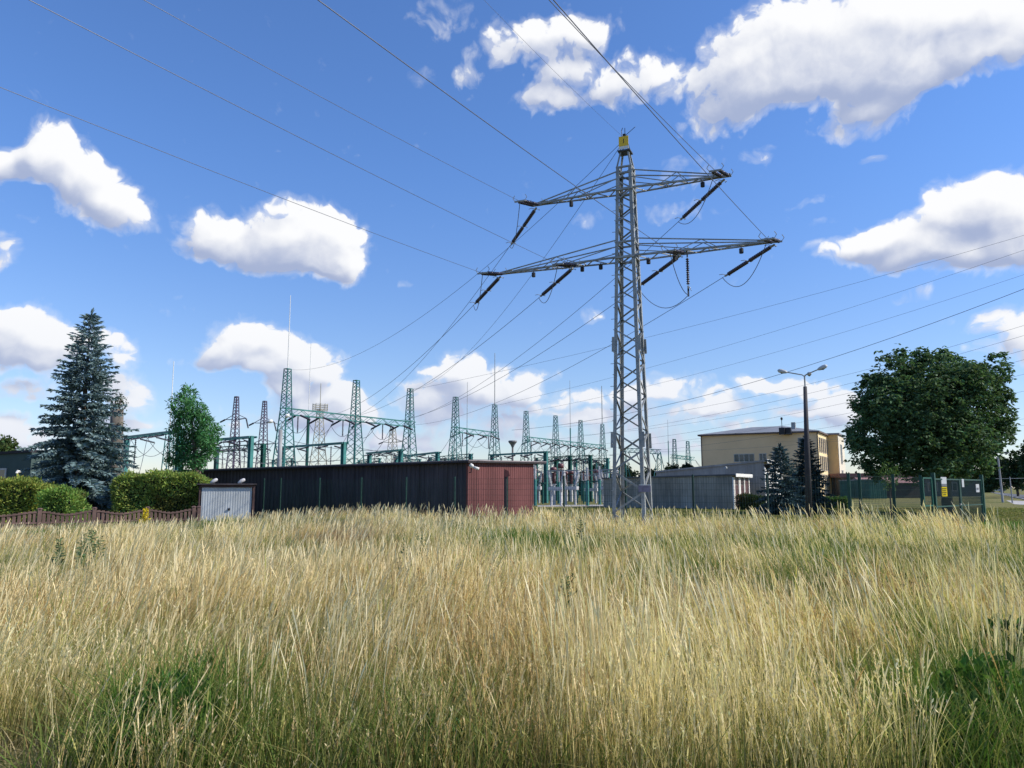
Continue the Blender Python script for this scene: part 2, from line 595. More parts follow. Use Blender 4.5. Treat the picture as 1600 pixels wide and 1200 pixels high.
M_PAVE = mat('concrete_paving', (.40, .38, .36), .9, .22, 2.5, bump=.3)
M_ASPH = mat('asphalt', (.10, .105, .115), .85, .2, 1.0)
sheet('path', [(19.2, 31.4), (60, 29.6), (60, 31.2), (20.3, 33.1), (16.5, 33.4), (15.9, 32.0)], .004, M_PAVE)
RA = [ground_at(*p) for p in ((1535, 767.3), (1640, 777), (1700, 796), (1640, 789), (1548, 769.5))]
sheet('road', [(p.x, p.y) for p in RA], .008, M_ASPH)
RB = [ground_at(*p) for p in ((1572, 782), (1700, 786), (1700, 794), (1585, 788))]
sheet('pavement', [(p.x, p.y) for p in RB], .012, M_PAVE)
RC = [ground_at(*p) for p in ((840, 789.5), (944, 788.5), (946, 790.6), (840, 791.8))]
sheet('service_path', [(p.x, p.y) for p in RC], .006, M_PAVE)
"""strip of kerb stones beside the far road"""
kb = MB()
for i in range(14):
    a = RA[4].lerp(RA[3], i / 14)
    b = RA[4].lerp(RA[3], (i + .97) / 14)
    kb.bar(a + UP * .06, b + UP * .06, .18, .12)
tag(kb.build('kerb', M_PAVE), kind='structure')

# ------------------------------------------------------------------ lattice pylon
PYC = Vector((3.95, 25.5, 0))
PAX = Vector((math.cos(R(23)), -math.sin(R(23)), 0))
PAY = Vector((math.sin(R(23)), math.cos(R(23)), 0))
Z_LOW, Z_UP, Z_BODY, Z_PLAT, Z_PEAK = 9.38, 11.80, 12.62, 13.2, 13.85
L_LOW, L_UP = 4.72, 3.3


def half_w(z):
    return .56 - (.56 - .27) * min(z, Z_BODY) / Z_BODY


def corner(sx, sy, z):
    h = half_w(z)
    return PYC + PAX * sx * h + PAY * sy * h + UP * z


def wire_path(A, B, sag, n=28):
    return [A.lerp(B, t) - UP * 4 * sag * t * (1 - t) for t in [i / n for i in range(n + 1)]]


def along(path, s0, s1):
    """the piece of a path between two arc lengths"""
    out, acc = [], 0.0
    for a, b in zip(path, path[1:]):
        l = (b - a).length
        for s in (s0, s1):
            pass
        if acc + l >= s0 and acc <= s1:
            t0, t1 = max(0, (s0 - acc) / l), min(1, (s1 - acc) / l)
            if not out:
                out.append(a.lerp(b, t0))
            out.append(a.lerp(b, t1))
        acc += l
    return out


def insulator(parent, p, q, r=.062, rods=2, m=None):
    """one long-rod string: cores with sheds and metal end caps"""
    p, q = Vector(p), Vector(q)
    mb = MB()
    n = 12 * rods
    pts, rs = [], []
    L = (q - p).length
    gap = .10 / L
    for k in range(rods):
        a, b = k / rods + gap * .5, (k + 1) / rods - gap * .5
        for i in range(12):
            for (o, rr) in ((0, r * .5), (.35, r * .5), (.5, r), (.72, r * .95), (.9, r * .5)):
                pts.append(p.lerp(q, a + (b - a) * (i + o) / 12))
                rs.append(rr)
        pts.append(p.lerp(q, b))
        rs.append(r * .4)
        if k < rods - 1:
            pts += [p.lerp(q, b + gap * .2), p.lerp(q, b + gap * .8)]
            rs += [.03, .03]
    mb.tube(pts, rs, 8)
    o = mb.build('insulator', m or M_INSUL, parent, True)
    return o


def rings(parent, p, d):
    """arcing horns at the end of a string"""
    mb = MB()
    d = Vector(d).normalized()
    s = d.cross(UP).normalized()
    u = s.cross(d)
    for sg in (1, -1):
        mb.tube([p + s * sg * .02, p + s * sg * .16 + u * .02, p + s * sg * .2 + d * .14 + u * .05], .011, 5)
    mb.bar(p - d * .09, p + d * .09, .05)
    mb.build('arcing_horn', M_STEEL, parent)


pyl = thing('lattice_pylon', (0, 0, 0), 'tall grey steel lattice pylon with two crossarms and a yellow number plate', 'pylon')
for sx in (-1, 1):
    for sy in (-1, 1):
        m = MB()
        m.angle(corner(sx, sy, -.1), corner(sx, sy, Z_BODY), .115, .013, -PAX * sx, -PAY * sy)
        for z in (3.2, 6.4):
            m.bar(corner(sx, sy, z - .25) + PAX * sx * .012, corner(sx, sy, z + .25) + PAX * sx * .012, .13, .02, PAY)
        if sx == -1 and sy == -1:
            for i in range(30):
                c = corner(sx, sy, .8 + i * .38)
                m.bar(c, c - PAX * .11 if i % 2 else c - PAY * .11, .016)
        m.build('leg', M_STEEL, pyl)
# lacing of the four faces, opposite faces out of step
zs = [0.12]
while zs[-1] < Z_BODY - .2:
    zs.append(zs[-1] + half_w(zs[-1]) * 2 * .64)
for fi, (ca, cb_) in enumerate((((-1, -1), (1, -1)), ((-1, 1), (1, 1)), ((-1, -1), (-1, 1)), ((1, -1), (1, 1)))):
    m = MB()
    nrm = (-PAY, PAY, -PAX, PAX)[fi]
    for i in range(len(zs) - 1):
        a, b = (ca, cb_) if (i + fi) % 2 else (cb_, ca)
        p, q = corner(*a, zs[i]), corner(*b, zs[i + 1])
        w = .048 if zs[i] > 3 else .06
        m.bar(p - nrm * .02, q - nrm * .02, w, .010, nrm)
        m.bar(p - nrm * .045 + UP * w * .45, q - nrm * .045 + UP * w * .45, .008, .036, nrm)
    for z in (Z_LOW, Z_LOW + .55, Z_UP, Z_UP + .6, Z_BODY):
        m.bar(corner(*ca, z) - nrm * .03, corner(*cb_, z) - nrm * .03, .08, .05)
    m.build('bracing', M_STEEL, pyl)
m = MB()
apex = PYC + UP * Z_PLAT
for sx in (-1, 1):
    for sy in (-1, 1):
        m.angle(corner(sx, sy, Z_BODY), PYC + PAX * sx * .16 + PAY * sy * .16 + UP * Z_PLAT, .06, .012, -PAX * sx, -PAY * sy)
        m.bar(PYC + PAX * sx * .15 + PAY * sy * .15 + UP * (Z_PLAT + .04), PYC + PAX * sx * .03 + PAY * sy * .03 + UP * (Z_PEAK - .06), .04)
m.build('peak', M_STEEL, pyl)
m = MB()
m.cbox(apex + UP * .03, .44, .44, .05, PAX)
m.build('platform', mat('dark_steel', (.05, .06, .08), .6, .2, 4), pyl)
m = MB()
m.cbox(PYC + UP * (Z_PEAK - .02), .1, .26, .07, PAX)
m.bar(PYC + UP * (Z_PEAK - .1), PYC + UP * (Z_PEAK + .28), .02)
m.tube([PYC - PAX * .08 + UP * (Z_PEAK + .3), PYC - PAX * .12 + UP * (Z_PEAK + .2), PYC - PAX * .1 + UP * (Z_PEAK - .1)], .012, 5)
m.tube([PYC + UP * Z_PEAK, PYC + PAX * .18 + UP * (Z_PEAK + .12), PYC + PAX * .42 - PAY * .2 + UP * (Z_PEAK + .16)], .01, 5)
m.build('earth_wire_clamp', M_BLACK, pyl)


def digits(txt, size, depth, loc, rot, m, parent, name='lettering', align='CENTER'):
    cu = bpy.data.curves.new(name, 'FONT')
    cu.body = txt
    cu.size = size
    cu.extrude = depth
    cu.align_x = align
    cu.align_y = 'CENTER'
    o = bpy.data.objects.new(name, cu)
    COL.objects.link(o)
    dg = bpy.context.evaluated_depsgraph_get()
    me = bpy.data.meshes.new_from_object(o.evaluated_get(dg))
    bpy.data.objects.remove(o)
    bpy.data.curves.remove(cu)
    o = bpy.data.objects.new(name, me)
    me.materials.clear()
    me.materials.append(m)
    COL.objects.link(o)
    o.parent = parent
    o.location = loc
    o.rotation_euler = rot
    return o


M_YEL = mat('yellow_enamel', (.78, .50, .04), .45, .08, 4)
m = MB()
face = apex - PAY * .215 + UP * .30
m.cbox(face + UP * .055, .34, .015, .36, PAX, PAY)
plate = m.build('number_plate', M_YEL, pyl)
m = MB()
m.cbox(face - UP * .175, .34, .015, .095, PAX, PAY)
m.build('plate_margin', M_WHITE, plate)
digits('1', .24, .003, face + UP * .05 - PAY * .011, (math.pi / 2, 0, -R(23)), M_BLACK, plate, 'numeral')
m = MB()
sgc = corner(1, -1, 1.62) - PAY * .03 + PAX * .02
m.cbox(sgc, .40, .02, .21, PAX, PAY)
tg = m.build('notice_plate', mat('weathered_plate', (.22, .20, .27), .6, .25, 12), pyl)
m = MB()
m.cbox(sgc + UP * .118, .36, .016, .022, PAX, PAY)
m.build('plate_strip', M_WHITE, tg)


def crossarm(z, L, top, nz):
    m = MB()
    for s in (-1, 1):
        tip = [PYC + PAX * s * L + PAY * sy * .07 + UP * z for sy in (-1, 1)]
        tipt = [p + UP * .05 for p in tip]
        for k, sy in enumerate((-1, 1)):
            r0 = corner(s, sy, z)
            rt = corner(s, sy, z + top)
            m.angle(r0, tip[k], .062, .011, -PAY * sy, UP)
            m.bar(rt, tipt[k], .038, .034)
            m.bar(corner(s, sy, z + top * .62), r0.lerp(tip[k], .48), .026)
            m.bar(rt.lerp(tipt[k], .5), r0.lerp(tip[k], .30), .022)
            m.bar(rt.lerp(tipt[k], .5), r0.lerp(tip[k], .62), .022)
        a0, a1 = corner(s, -1, z), corner(s, 1, z)
        for i in range(nz):
            t0, t1 = i / nz, (i + 1) / nz
            f, g = (a0, tip[0]), (a1, tip[1])
            if i % 2:
                f, g = g, f
            m.bar(f[0].lerp(f[1], t0) + UP * .02, g[0].lerp(g[1], t1) + UP * .02, .034, .024)
            if i % 3 == 2:
                m.bar(a0.lerp(tip[0], t1) + UP * .04, a1.lerp(tip[1], t1) + UP * .04, .026, .026)
        # tip bracket
        c = PYC + PAX * s * (L + .02) + UP * (z + .03)
        m.cbox(c, .40, .22, .05, PAX)
        m.cbox(c - PAX * s * .3 + UP * .045, .36, .16, .04, PAX)
    # through members at the body
    for sy in (-1, 1):
        m.bar(corner(-1, sy, z) + PAY * sy * .014, corner(1, sy, z) + PAY * sy * .014, .075, .075)
    return m.build('crossarm', M_STEEL, pyl)


crossarm(Z_LOW, L_LOW, .62, 11)
crossarm(Z_UP, L_UP, .66, 8)
# guard boxes under the arms
for (z, ss) in ((Z_LOW, (-3.45, -1.62, -.95, .72, 1.6, 3.75)), (Z_UP, (-2.0, 2.6))):
    for s in ss:
        c = PYC + PAX * s + UP * (z - .16)
        b = MB()
        b.tube([c + UP * .15, c + UP * .08], .015, 6)
        b.tube([c + UP * .09, c + UP * .08, c - UP * .07, c - UP * .08], [.03, .07, .07, .05], 10)
        b.build('bird_guard', M_BLACK, pyl)

# gantry line of the switchyard: nine masts on one straight line
GP = [Vector((-20.3, 70.0, 0)) + E2 * 8.75 * i for i in range(9)]
GP_PIX = ((449.5, 577), (557, 595), (641, 608), (712, 621), (773, 633), (822, 643), (868, 650), (907, 657), (941, 663))
MAST_H = 12.35
GP = []
for (px, py) in GP_PIX:
    d = ray(px, py)
    p = d * ((MAST_H - EYE) / d.z)
    GP.append(Vector((p.x, p.y, 0)))
BEAM_Z = 8.5

M_COND = M_WIRE


def wire(name, path, r, label, group=None, n=5, m=None):
    b = MB()
    b.tube(path, r, n)
    o = b.build(name, m or M_WIRE)
    return tag(o, label, 'power line', group or 'power lines')


# phases: attachment on the pylon, landing point on the gantry beams
PH = {
    'UL': (PYC - PAX * (L_UP + .0) + UP * Z_UP, GP[0].lerp(GP[1], .78), 'upper left pylon arm tip', 1.9),
    'LL': (PYC - PAX * (L_LOW + .0) + UP * Z_LOW, GP[0].lerp(GP[1], .3), 'lower left pylon arm tip', 1.7),
    'LM': (PYC - PAX * 1.92 + UP * Z_LOW, GP[0].lerp(GP[1], .55), 'inner left of the lower pylon arm', 1.7),
    'RM': (PYC + PAX * 1.84 + UP * Z_LOW, GP[1].lerp(GP[2], .25), 'inner right of the lower pylon arm', 1.7),
    'UR': (PYC + PAX * (L_UP + .05) + UP * Z_UP, GP[1].lerp(GP[2], .55), 'upper right pylon arm tip', 1.9),
    'LR': (PYC + PAX * (L_LOW + .1) + UP * Z_LOW, GP[1].lerp(GP[2], .85), 'lower right pylon arm tip', 1.6),
}


def off_point(A, px, py):
    """a point on the far side of the photo's wire: along the line's bearing from A, seen at (px, py)"""
    d = ray(px, py)
    # horizontal: A - E2*t == d*s
    s = (A.x * E2.y - A.y * E2.x) / (d.x * E2.y - d.y * E2.x)
    return d * s + UP * EYE


IN_PIX = {'UL': (235, 0), 'LL': (0, 130), 'LM': (60, 0), 'RM': (507, 0), 'UR': (863, 0), 'LR': (871, 0)}
IN_TXT = {'UL': 'thin overhead wire from the top edge to the upper left pylon arm tip',
          'LL': 'overhead wire from the left edge to the lower left pylon arm tip',
          'LM': 'overhead wire from the top left corner to the inner left lower arm',
          'RM': 'overhead wire passing before the pylon body to the inner right lower arm',
          'UR': 'overhead wire from the top edge to the upper right pylon arm tip',
          'LR': 'overhead wire passing beside the upper right arm tip to the lower right tip'}
for k, (A, Bp, txt, sag) in PH.items():
    B = Vector((Bp.x, Bp.y, BEAM_Z - .15))
    A = A - UP * .05
    path = wire_path(A, B, sag, 48)
    L0 = .22
    LI = 2.45
    seg = along(path, L0, L0 + LI)
    insulator(pyl, seg[0], seg[-1], .072)
    d = (seg[-1] - seg[0]).normalized()
    rings(pyl, seg[0] - d * .05, d)
    rings(pyl, seg[-1] + d * .05, d)
    mid = seg[0].lerp(seg[-1], .5)
    rings(pyl, mid, d)
    total = sum((b - a).length for a, b in zip(path, path[1:]))
    wire('power_wire', along(path, L0 + LI, total - 1.6), .010, 'wire from the %s down to the green gantry' % txt)
    # the strings that hold the incoming line, pointing towards the viewer
    P0 = off_point(A, *IN_PIX[k])
    din = (P0 - A)
    hd0 = Vector((din.x, din.y, 0)).normalized()
    e0 = A + hd0 * 1.3 - UP * .22
    far = P0 + (P0 - e0) * .3
    tin = [A + UP * .05, e0] + wire_path(e0, far, .10, 40)[1:]
    for sd in (-1, 1):
        o = PAX * sd * .11
        s2 = along(tin, .12, 1.2)
        insulator(pyl, s2[0] + o, s2[-1] + o, .062)
    dd = (tin[1] - tin[0]).normalized()
    s2 = along(tin, .06, 1.3)
    for q in (s2[0], s2[-1]):
        b = MB()
        b.bar(q - PAX * .2, q + PAX * .2, .05)
        b.build('insulator_yoke', M_STEEL, pyl)
        for sd in (-1, 1):
            b = MB()
            b.tube([q + PAX * sd * .18, q + PAX * sd * .26 + UP * .12, q + PAX * sd * .2 + UP * .22], .012, 5)
            b.build('arcing_horn', M_STEEL, pyl)
    ti = sum((b_ - a_).length for a_, b_ in zip(tin, tin[1:]))
    wire('power_wire', along(tin, 1.3, ti), .009 if k in ('RM', 'UR', 'LR') else .0065, IN_TXT[k])
    # jumper loop from the incoming clamp to the outgoing one
    j0 = s2[-1]
    j1 = along(path, L0 + LI + .25, L0 + LI + .3)[-1]
    if k == 'RM':
        post = PYC + PAX * 2.02 + UP * (Z_LOW - .02)
        insulator(pyl, post - UP * .12, post - UP * 1.12, .06, 1)
        rings(pyl, post - UP * 1.2, Vector((.01, 0, -1)))
        jb = post - UP * 1.42
        b = MB()
        b.tube([j0.lerp(jb, t) - UP * .9 * 4 * t * (1 - t) * .35 for t in [i / 12 for i in range(13)]], .012, 5)
        b.tube([jb.lerp(j1, t) - UP * .75 * 4 * t * (1 - t) * .8 for t in [i / 14 for i in range(15)]], .012, 5)
        b.bar(jb - UP * .05, jb + UP * .2, .05)
        b.bar(post - PAY * .16 + UP * .03, post + PAY * .16 + UP * .03, .05)
        b.bar(post + UP * .02, post - UP * .14, .04)
    else:
        b = MB()
        b.tube([j0.lerp(j1, t) - UP * (.8 if k == 'LR' else .65) * 4 * t * (1 - t) for t in [i / 16 for i in range(17)]], .012, 5)
    b.build('jumper_loop', M_WIRE, pyl)
# earth wires at the peak
pk = PYC + UP * (Z_PEAK - .12)
P0 = off_point(pk, 790, 30)
wire('earth_wire', wire_path(pk, pk + (P0 - pk) * 1.4, .1, 20), .004, 'very thin earth wire from the top edge down to the pylon peak')
wire('earth_wire', wire_path(pk, GP[0] + UP * MAST_H, 2.4, 40), .009, 'earth wire from the pylon peak to the green mast with the white rod')
wire('earth_wire', wire_path(pk, GP[2] + UP * MAST_H, 2.2, 40), .009, 'earth wire from the pylon peak to the top of the third green gantry mast')

# ------------------------------------------------------------------ switchyard: gantry masts
def lattice_mast(name, H, w0, zk, wk, wt, m, bar=.075, label=None, cat='mast', group=None, step=1.15):
    """four-legged lattice mast standing at its origin: wide foot, slim top"""
    t = thing(name, (0, 0, 0), label, cat, group)

    def hw(z):
        return w0 + (wk - w0) * z / zk if z < zk else wk + (wt - wk) * (z - zk) / (H - zk)

    def cn(sx, sy, z):
        return E1 * sx * hw(z) + E2 * sy * hw(z) + UP * z
    for sx in (-1, 1):
        for sy in (-1, 1):
            b = MB()
            b.bar(cn(sx, sy, 0), cn(sx, sy, zk), bar * 1.25)
            b.bar(cn(sx, sy, zk), cn(sx, sy, H), bar)
            b.build('leg', m, t)
    b = MB()
    z = .1
    i = 0
    while z < H - .2:
        dz = max(hw(z) * step, .34)
        z2 = min(z + dz, H)
        for (a, c) in (((-1, -1), (1, -1)), ((1, -1), (1, 1)), ((1, 1), (-1, 1)), ((-1, 1), (-1, -1))):
            if i % 2:
                a, c = c, a
            b.bar(cn(*a, z), cn(*c, z2), bar * .62)
        z = z2
        i += 1
    b.cbox((0, 0, H + .03), wt * 2.3, wt * 2.3, .06, E1)
    b.build('bracing', m, t)
    return t


mast0 = lattice_mast('gantry_mast', MAST_H, .95, BEAM_Z, .36, .22, M_GREEN, group='lattice masts of the gantry row')
MAST_LAB = ['tall teal lattice mast topped by a long white lightning rod, nearest of the gantry row',
            'second teal lattice mast from the left, carrying the middle of the long near beam',
            'third teal lattice mast, at the right end of the long near beam',
            'teal lattice mast behind the maroon wall at the left end of the second beam',
            'teal lattice mast with a thin lightning rod left of the mushroom lamp',
            'teal lattice mast just right of the garage roof corner, starting the far beam',
            'teal lattice mast, second along the far beam right of the garage',
            'teal lattice mast, third along the far beam with a bare flat top',
            'farthest teal lattice mast with a lightning rod, just left of the grey pylon']
ROD = {0: 6.9, 4: 6.9, 8: 6.6}
masts = []
for i, p in enumerate(GP):
    o = mast0 if i == 0 else copy_tree(mast0)
    o.location = p
    o['label'] = MAST_LAB[i]
    masts.append(o)
for i, h in ROD.items():
    b = MB()
    b.tube([(0, 0, MAST_H), (0, 0, MAST_H + h * .45), (0, 0, MAST_H + h)], [.045 + .004 * i, .04 + .004 * i, .025 + .004 * i], 6)
    b.build('lightning_rod', M_WHITE if i == 0 else M_STEEL, masts[i])


def girder(mb, p, q, s=.5, n=10, bar=.06):
    """lattice girder of four chords between two points"""
    d = (q - p).normalized()
    a = d.cross(UP).normalized() * s / 2
    c = [(a, 1), (-a, 1), (-a, -1), (a, -1)]
    P = lambda k, t: p.lerp(q, t) + c[k][0] + UP * c[k][1] * s / 2
    for k in range(4):
        mb.bar(P(k, 0), P(k, 1), bar)
        k2 = (k + 1) % 4
        for i in range(n):
            mb.bar(P(k if i % 2 else k2, i / n), P(k2 if i % 2 else k, (i + 1) / n), bar * .6)


def sag_line(a, b, s, r=.014, n=10):
    return [a.lerp(b, t) - UP * 4 * s * t * (1 - t) for t in [i / n for i in range(n + 1)]]


def gantry_beam(i0, i1, label, towards=-E2 * .0 - E1 * .0, nstr=3, drop=True):
    t = thing('gantry_beam', (0, 0, 0), label, 'beam', 'lattice beams on the gantry masts')
    p, q = GP[i0] + UP * BEAM_Z, GP[i1] + UP * BEAM_Z
    b = MB()
    girder(b, p - (q - p).normalized() * .5, q + (q - p).normalized() * .7, .55, 10 * (i1 - i0))
    b.build('girder', M_GREEN, t)
    nn = nstr * (i1 - i0)
    side = (q - p).normalized().cross(UP)
    for k in range(nn):
        c = p.lerp(q, (k + .5) / nn)
        for s in (-1, 1):
            e = c + side * s * 1.65 - UP * .75
            insulator(t, c + side * s * .25 - UP * .25, e, .10, 1)
        b = MB()
        b.tube(sag_line(c + side * 1.65 - UP * .75, c - side * 1.65 - UP * .75, 1.15), .022, 5)
        b.tube(sag_line(c - side * 1.65 - UP * .75, c - side * 5.2 - UP * 4.1, .5), .02, 5)
        b.build('jumper_loop', M_WIRE, t)
        if drop and k % 2 == 0:
            insulator(t, c - UP * .3, c - UP * 1.9, .085, 1)
    return t


gantry_beam(0, 2, 'long teal lattice beam between the first three masts, slanted dark insulators below')
gantry_beam(3, 4, 'short teal lattice beam with hanging insulators above the maroon garage wall')
gantry_beam(5, 8, 'long teal lattice beam receding behind the grey pylon, rows of hanging insulators', nstr=3)

# gantries far behind the grey pylon
far_mast = lattice_mast('gantry_mast', MAST_H, .95, BEAM_Z, .42, .28, M_GREEN, .09, 'first of two slim lattice masts left of the yellow building', 'mast', 'lattice masts of the gantry row', 1.6)
d = ray(1055, 683)
FM = [at(1055, 740, 172), at(1076, 740, 180)]
for p in FM:
    p.z = 0
far_mast.location = FM[0]
fm2 = copy_tree(far_mast)
fm2.location = FM[1]
fm2['label'] = 'second slim lattice mast, the one nearest the yellow building'
fb = thing('gantry_beam', (0, 0, 0), 'far lattice beam between the two slim masts left of the yellow building', 'beam', 'lattice beams on the gantry masts')
b = MB()
girder(b, at(1050, 713, 171), at(1083, 717, 186), .7, 10, .1)
b.build('girder', M_GREEN, fb)
for k in range(3):
    c = at(1086, 717, 186) - UP * .2
    e = c + Vector((2.5 + 1.4 * k, 2, -2.5 - k))
    b = MB()
    b.tube(sag_line(c, e, .5), .03, 5)
    b.build('jumper_loop', M_WIRE, fb)
ar = thing('portal_gantry', (0, 0, 0), 'teal portal gantry on splayed legs seen through the foot of the grey pylon', 'gantry')
b = MB()
pa, pb = at(975, 703, 138), at(1030, 706, 124)
girder(b, pa, pb, .7, 14, .09)
b.build('girder', M_GREEN, ar)
for c in (pa, pb):
    for s in (-1, 1):
        b = MB()
        for g in (-1, 1):
            b.bar(c + E1 * .2 * g, Vector((c.x, c.y, 0)) + E2 * s * 1.5 + E1 * (1.1 * g), .10)
        for i in range(9):
            t0, t1 = i / 9, (i + 1) / 9
            L_ = lambda g, t: (c + E1 * .2 * g).lerp(Vector((c.x, c.y, 0)) + E2 * s * 1.5 + E1 * (1.1 * g), t)
            b.bar(L_(-1 if i % 2 else 1, t0), L_(1 if i % 2 else -1, t1), .06)
        b.build('splayed_leg', M_GREEN, ar)
for k in range(4):
    c = pa.lerp(pb, (k + .6) / 4.4) - UP * .35
    insulator(ar, c, c + E1 * .6 - UP * 1.4, .11, 1)


# low portals of rolled posts
def portal(p, q, z, label, w=.36, beam='flat', strings=3, tone=None):
    t = thing('busbar_portal', (0, 0, 0), label, 'portal', 'busbar portals of the switchyard')
    mm = tone or M_GREEN
    for c in (p, q):
        b = MB()
        for s in (-1, 1):
            b.cbox(Vector((c.x, c.y, z / 2)) + E1 * s * w * .36, .10, w * .9, z, E1)
        b.cbox(Vector((c.x, c.y, z / 2)), w * .62, .05, z - .01, E1)
        b.build('post', mm, t)
    b = MB()
    d = (q - p).normalized()
    side = d.cross(UP).normalized()
    a, e = p - d * .3, q + d * .3
    if beam == 'flat':
        for s in (-1, 1):
            b.bar(a + side * s * .35 + UP * (z - .10), e + side * s * .35 + UP * (z - .10), .09, .16)
        for i in range(9):
            c = a.lerp(e, (i + .5) / 9) + UP * (z - .1)
            b.bar(c - side * .33, c + side * .33, .07, .12)
    else:
        girder(b, a + UP * (z - .25), e + UP * (z - .25), .5, 12, .055)
    b.build('beam', mm if beam == 'flat' else M_GREEN_D, t)
    for k in range(strings):
        c = a.lerp(e, (k + .7) / (strings + .4)) + UP * (z - .28)
        for s in (-1, 1):
            insulator(t, c + side * s * .3, c + side * s * 1.6 - UP * .28, .085, 1)
        b = MB()
        lo = c + side * 1.6 - UP * .28
        b.tube(sag_line(lo, c - side * 1.6 - UP * .28, 1.3), .02, 5)
        b.tube(sag_line(lo, c + side * 2.6 + d * .6 - UP * 4.2, .6), .02, 5)
        b.build('jumper_loop', M_WIRE, t)
        if k % 2 == 0:
            insulator(t, c, c - UP * 2.2, .075, 1)
    return t


def gp(px, Y):
    v = at(px, 762, Y)
    return Vector((v.x, v.y, 0))


portal(gp(193, 66), gp(276, 58.5), 6.0, 'broad teal portal frame between the spruce and the trimmed green tree')
portal(gp(389, 66), gp(279, 74), 6.05, 'teal portal post behind the garage roof, left of the concrete lamp pole', strings=4)
portal(gp(336, 84), gp(409, 77), 6.0, 'dark lattice busbar beam low behind the garage, under the purple pylons', .4, 'lattice', 4, M_GREEN_D)
portal(gp(535, 74), gp(440, 82), 6.0, 'teal portal post right of the nearest mast with a beam running left', .4, 'flat', 3)
portal(gp(625, 88), gp(576, 96), 6.0, 'teal portal just left of the third gantry mast', .45, 'flat', 3)
portal(gp(683, 94), gp(618, 108), 6.0, 'teal portal right of the third gantry mast over the garage roof', .45, 'flat', 3)
portal(gp(735, 100), gp(671, 112), 6.0, 'teal portal in front of the fourth mast, low above the garage roof', .45, 'lattice', 3, M_GREEN)
portal(gp(853, 84), gp(769, 92), 5.6, 'teal portal post standing beside the right end of the garage roof', .42, 'flat', 3)
portal(gp(891, 96), gp(838, 104), 5.6, 'dark teal portal in the middle of the switchyard gap', .42, 'lattice', 3, M_GREEN_D)
portal(gp(923, 92), gp(869, 100), 5.5, 'dark teal portal left of the low grey building', .40, 'lattice', 3, M_GREEN_D)
portal(gp(950, 112), gp(900, 118), 5.9, 'farther teal portal just left of the low grey building', .42, 'lattice', 3, M_GREEN)

for (xa, ya, xb, yb, z, lab) in ((455, 104, 425, 112, 5.6, 'thin lattice portal glimpsed behind the nearest gantry mast'),
                                 (592, 112, 560, 122, 5.9, 'thin lattice portal behind the second gantry mast'),
                                 (655, 118, 628, 128, 6.0, 'thin lattice portal behind the third gantry mast'),
                                 (705, 106, 672, 116, 5.6, 'thin lattice portal between the third and fourth masts'),
                                 (800, 112, 762, 122, 5.4, 'thin lattice portal behind the mushroom lamp'),
                                 (872, 128, 838, 138, 6.2, 'thin far lattice portal in the switchyard gap'),
                                 (932, 132, 898, 142, 6.4, 'thin far lattice portal beside the last gantry mast')):
    portal(gp(xa, ya), gp(xb, yb), z, lab, .26, 'lattice', 2, M_GREEN)

# masts with lightning rods among the equipment
for (px, Y, zt, zr, lab, mm) in ((260, 70, 6.9, 13.2, 'slim lattice mast with a tall white rod left of the trimmed green tree', M_WHITE),
                                 (478, 100, 10.9, 20.5, 'green tube mast with a pale rod between the first two gantry masts', M_WHITE),
                                 (729, 112, 10, 17.0, 'thin grey rod mast beside the fourth gantry mast', M_STEEL),
                                 (892, 128, 11.5, 19.5, 'thin grey rod mast behind the far beam', M_STEEL),
                                 (706, 118, 8.0, 14.0, 'faint thin rod mast left of the fourth gantry mast', M_STEEL),
                                 (1046, 175, 12.2, 17, 'faint thin rod mast left of the two slim far masts', M_STEEL)):
    p = gp(px, Y)
    t = thing('lightning_mast', (0, 0, 0), lab, 'mast', 'lightning rod masts')
    b = MB()
    if px == 260:
        for sx in (-1, 1):
            for sy in (-1, 1):
                b.bar(p + E1 * .5 * sx + E2 * .5 * sy, p + E1 * .2 * sx + E2 * .2 * sy + UP * zt, .07)
        for i in range(12):
            s = -1 if i % 2 else 1
            w0, w1 = .5 - .3 * i / 12, .5 - .3 * (i + 1) / 12
            b.bar(p + E1 * w0 * s + E2 * w0 + UP * zt * i / 12, p - E1 * w1 * s + E2 * w1 + UP * zt * (i + 1) / 12, .045)
            b.bar(p + E1 * w0 * s - E2 * w0 + UP * zt * i / 12, p - E1 * w1 * s - E2 * w1 + UP * zt * (i + 1) / 12, .045)
    else:
        b.tube([p, p + UP * zt], .20 if px == 478 else .10, 8)
    b.build('mast_shaft', M_GREEN_D if px == 478 else M_GREEN, t)
    b = MB()
    b.tube([p + UP * zt, p + UP * zr], [.045, .03], 6)
    b.build('lightning_rod', mm, t)

# purple-brown transmission pylons beyond the switchyard
M_PURP = mat('purple_brown_steel', (.10, .075, .12), .6, .2, 3)
M_TAN = mat('tan_steel', (.38, .35, .27), .6, .2, 3)


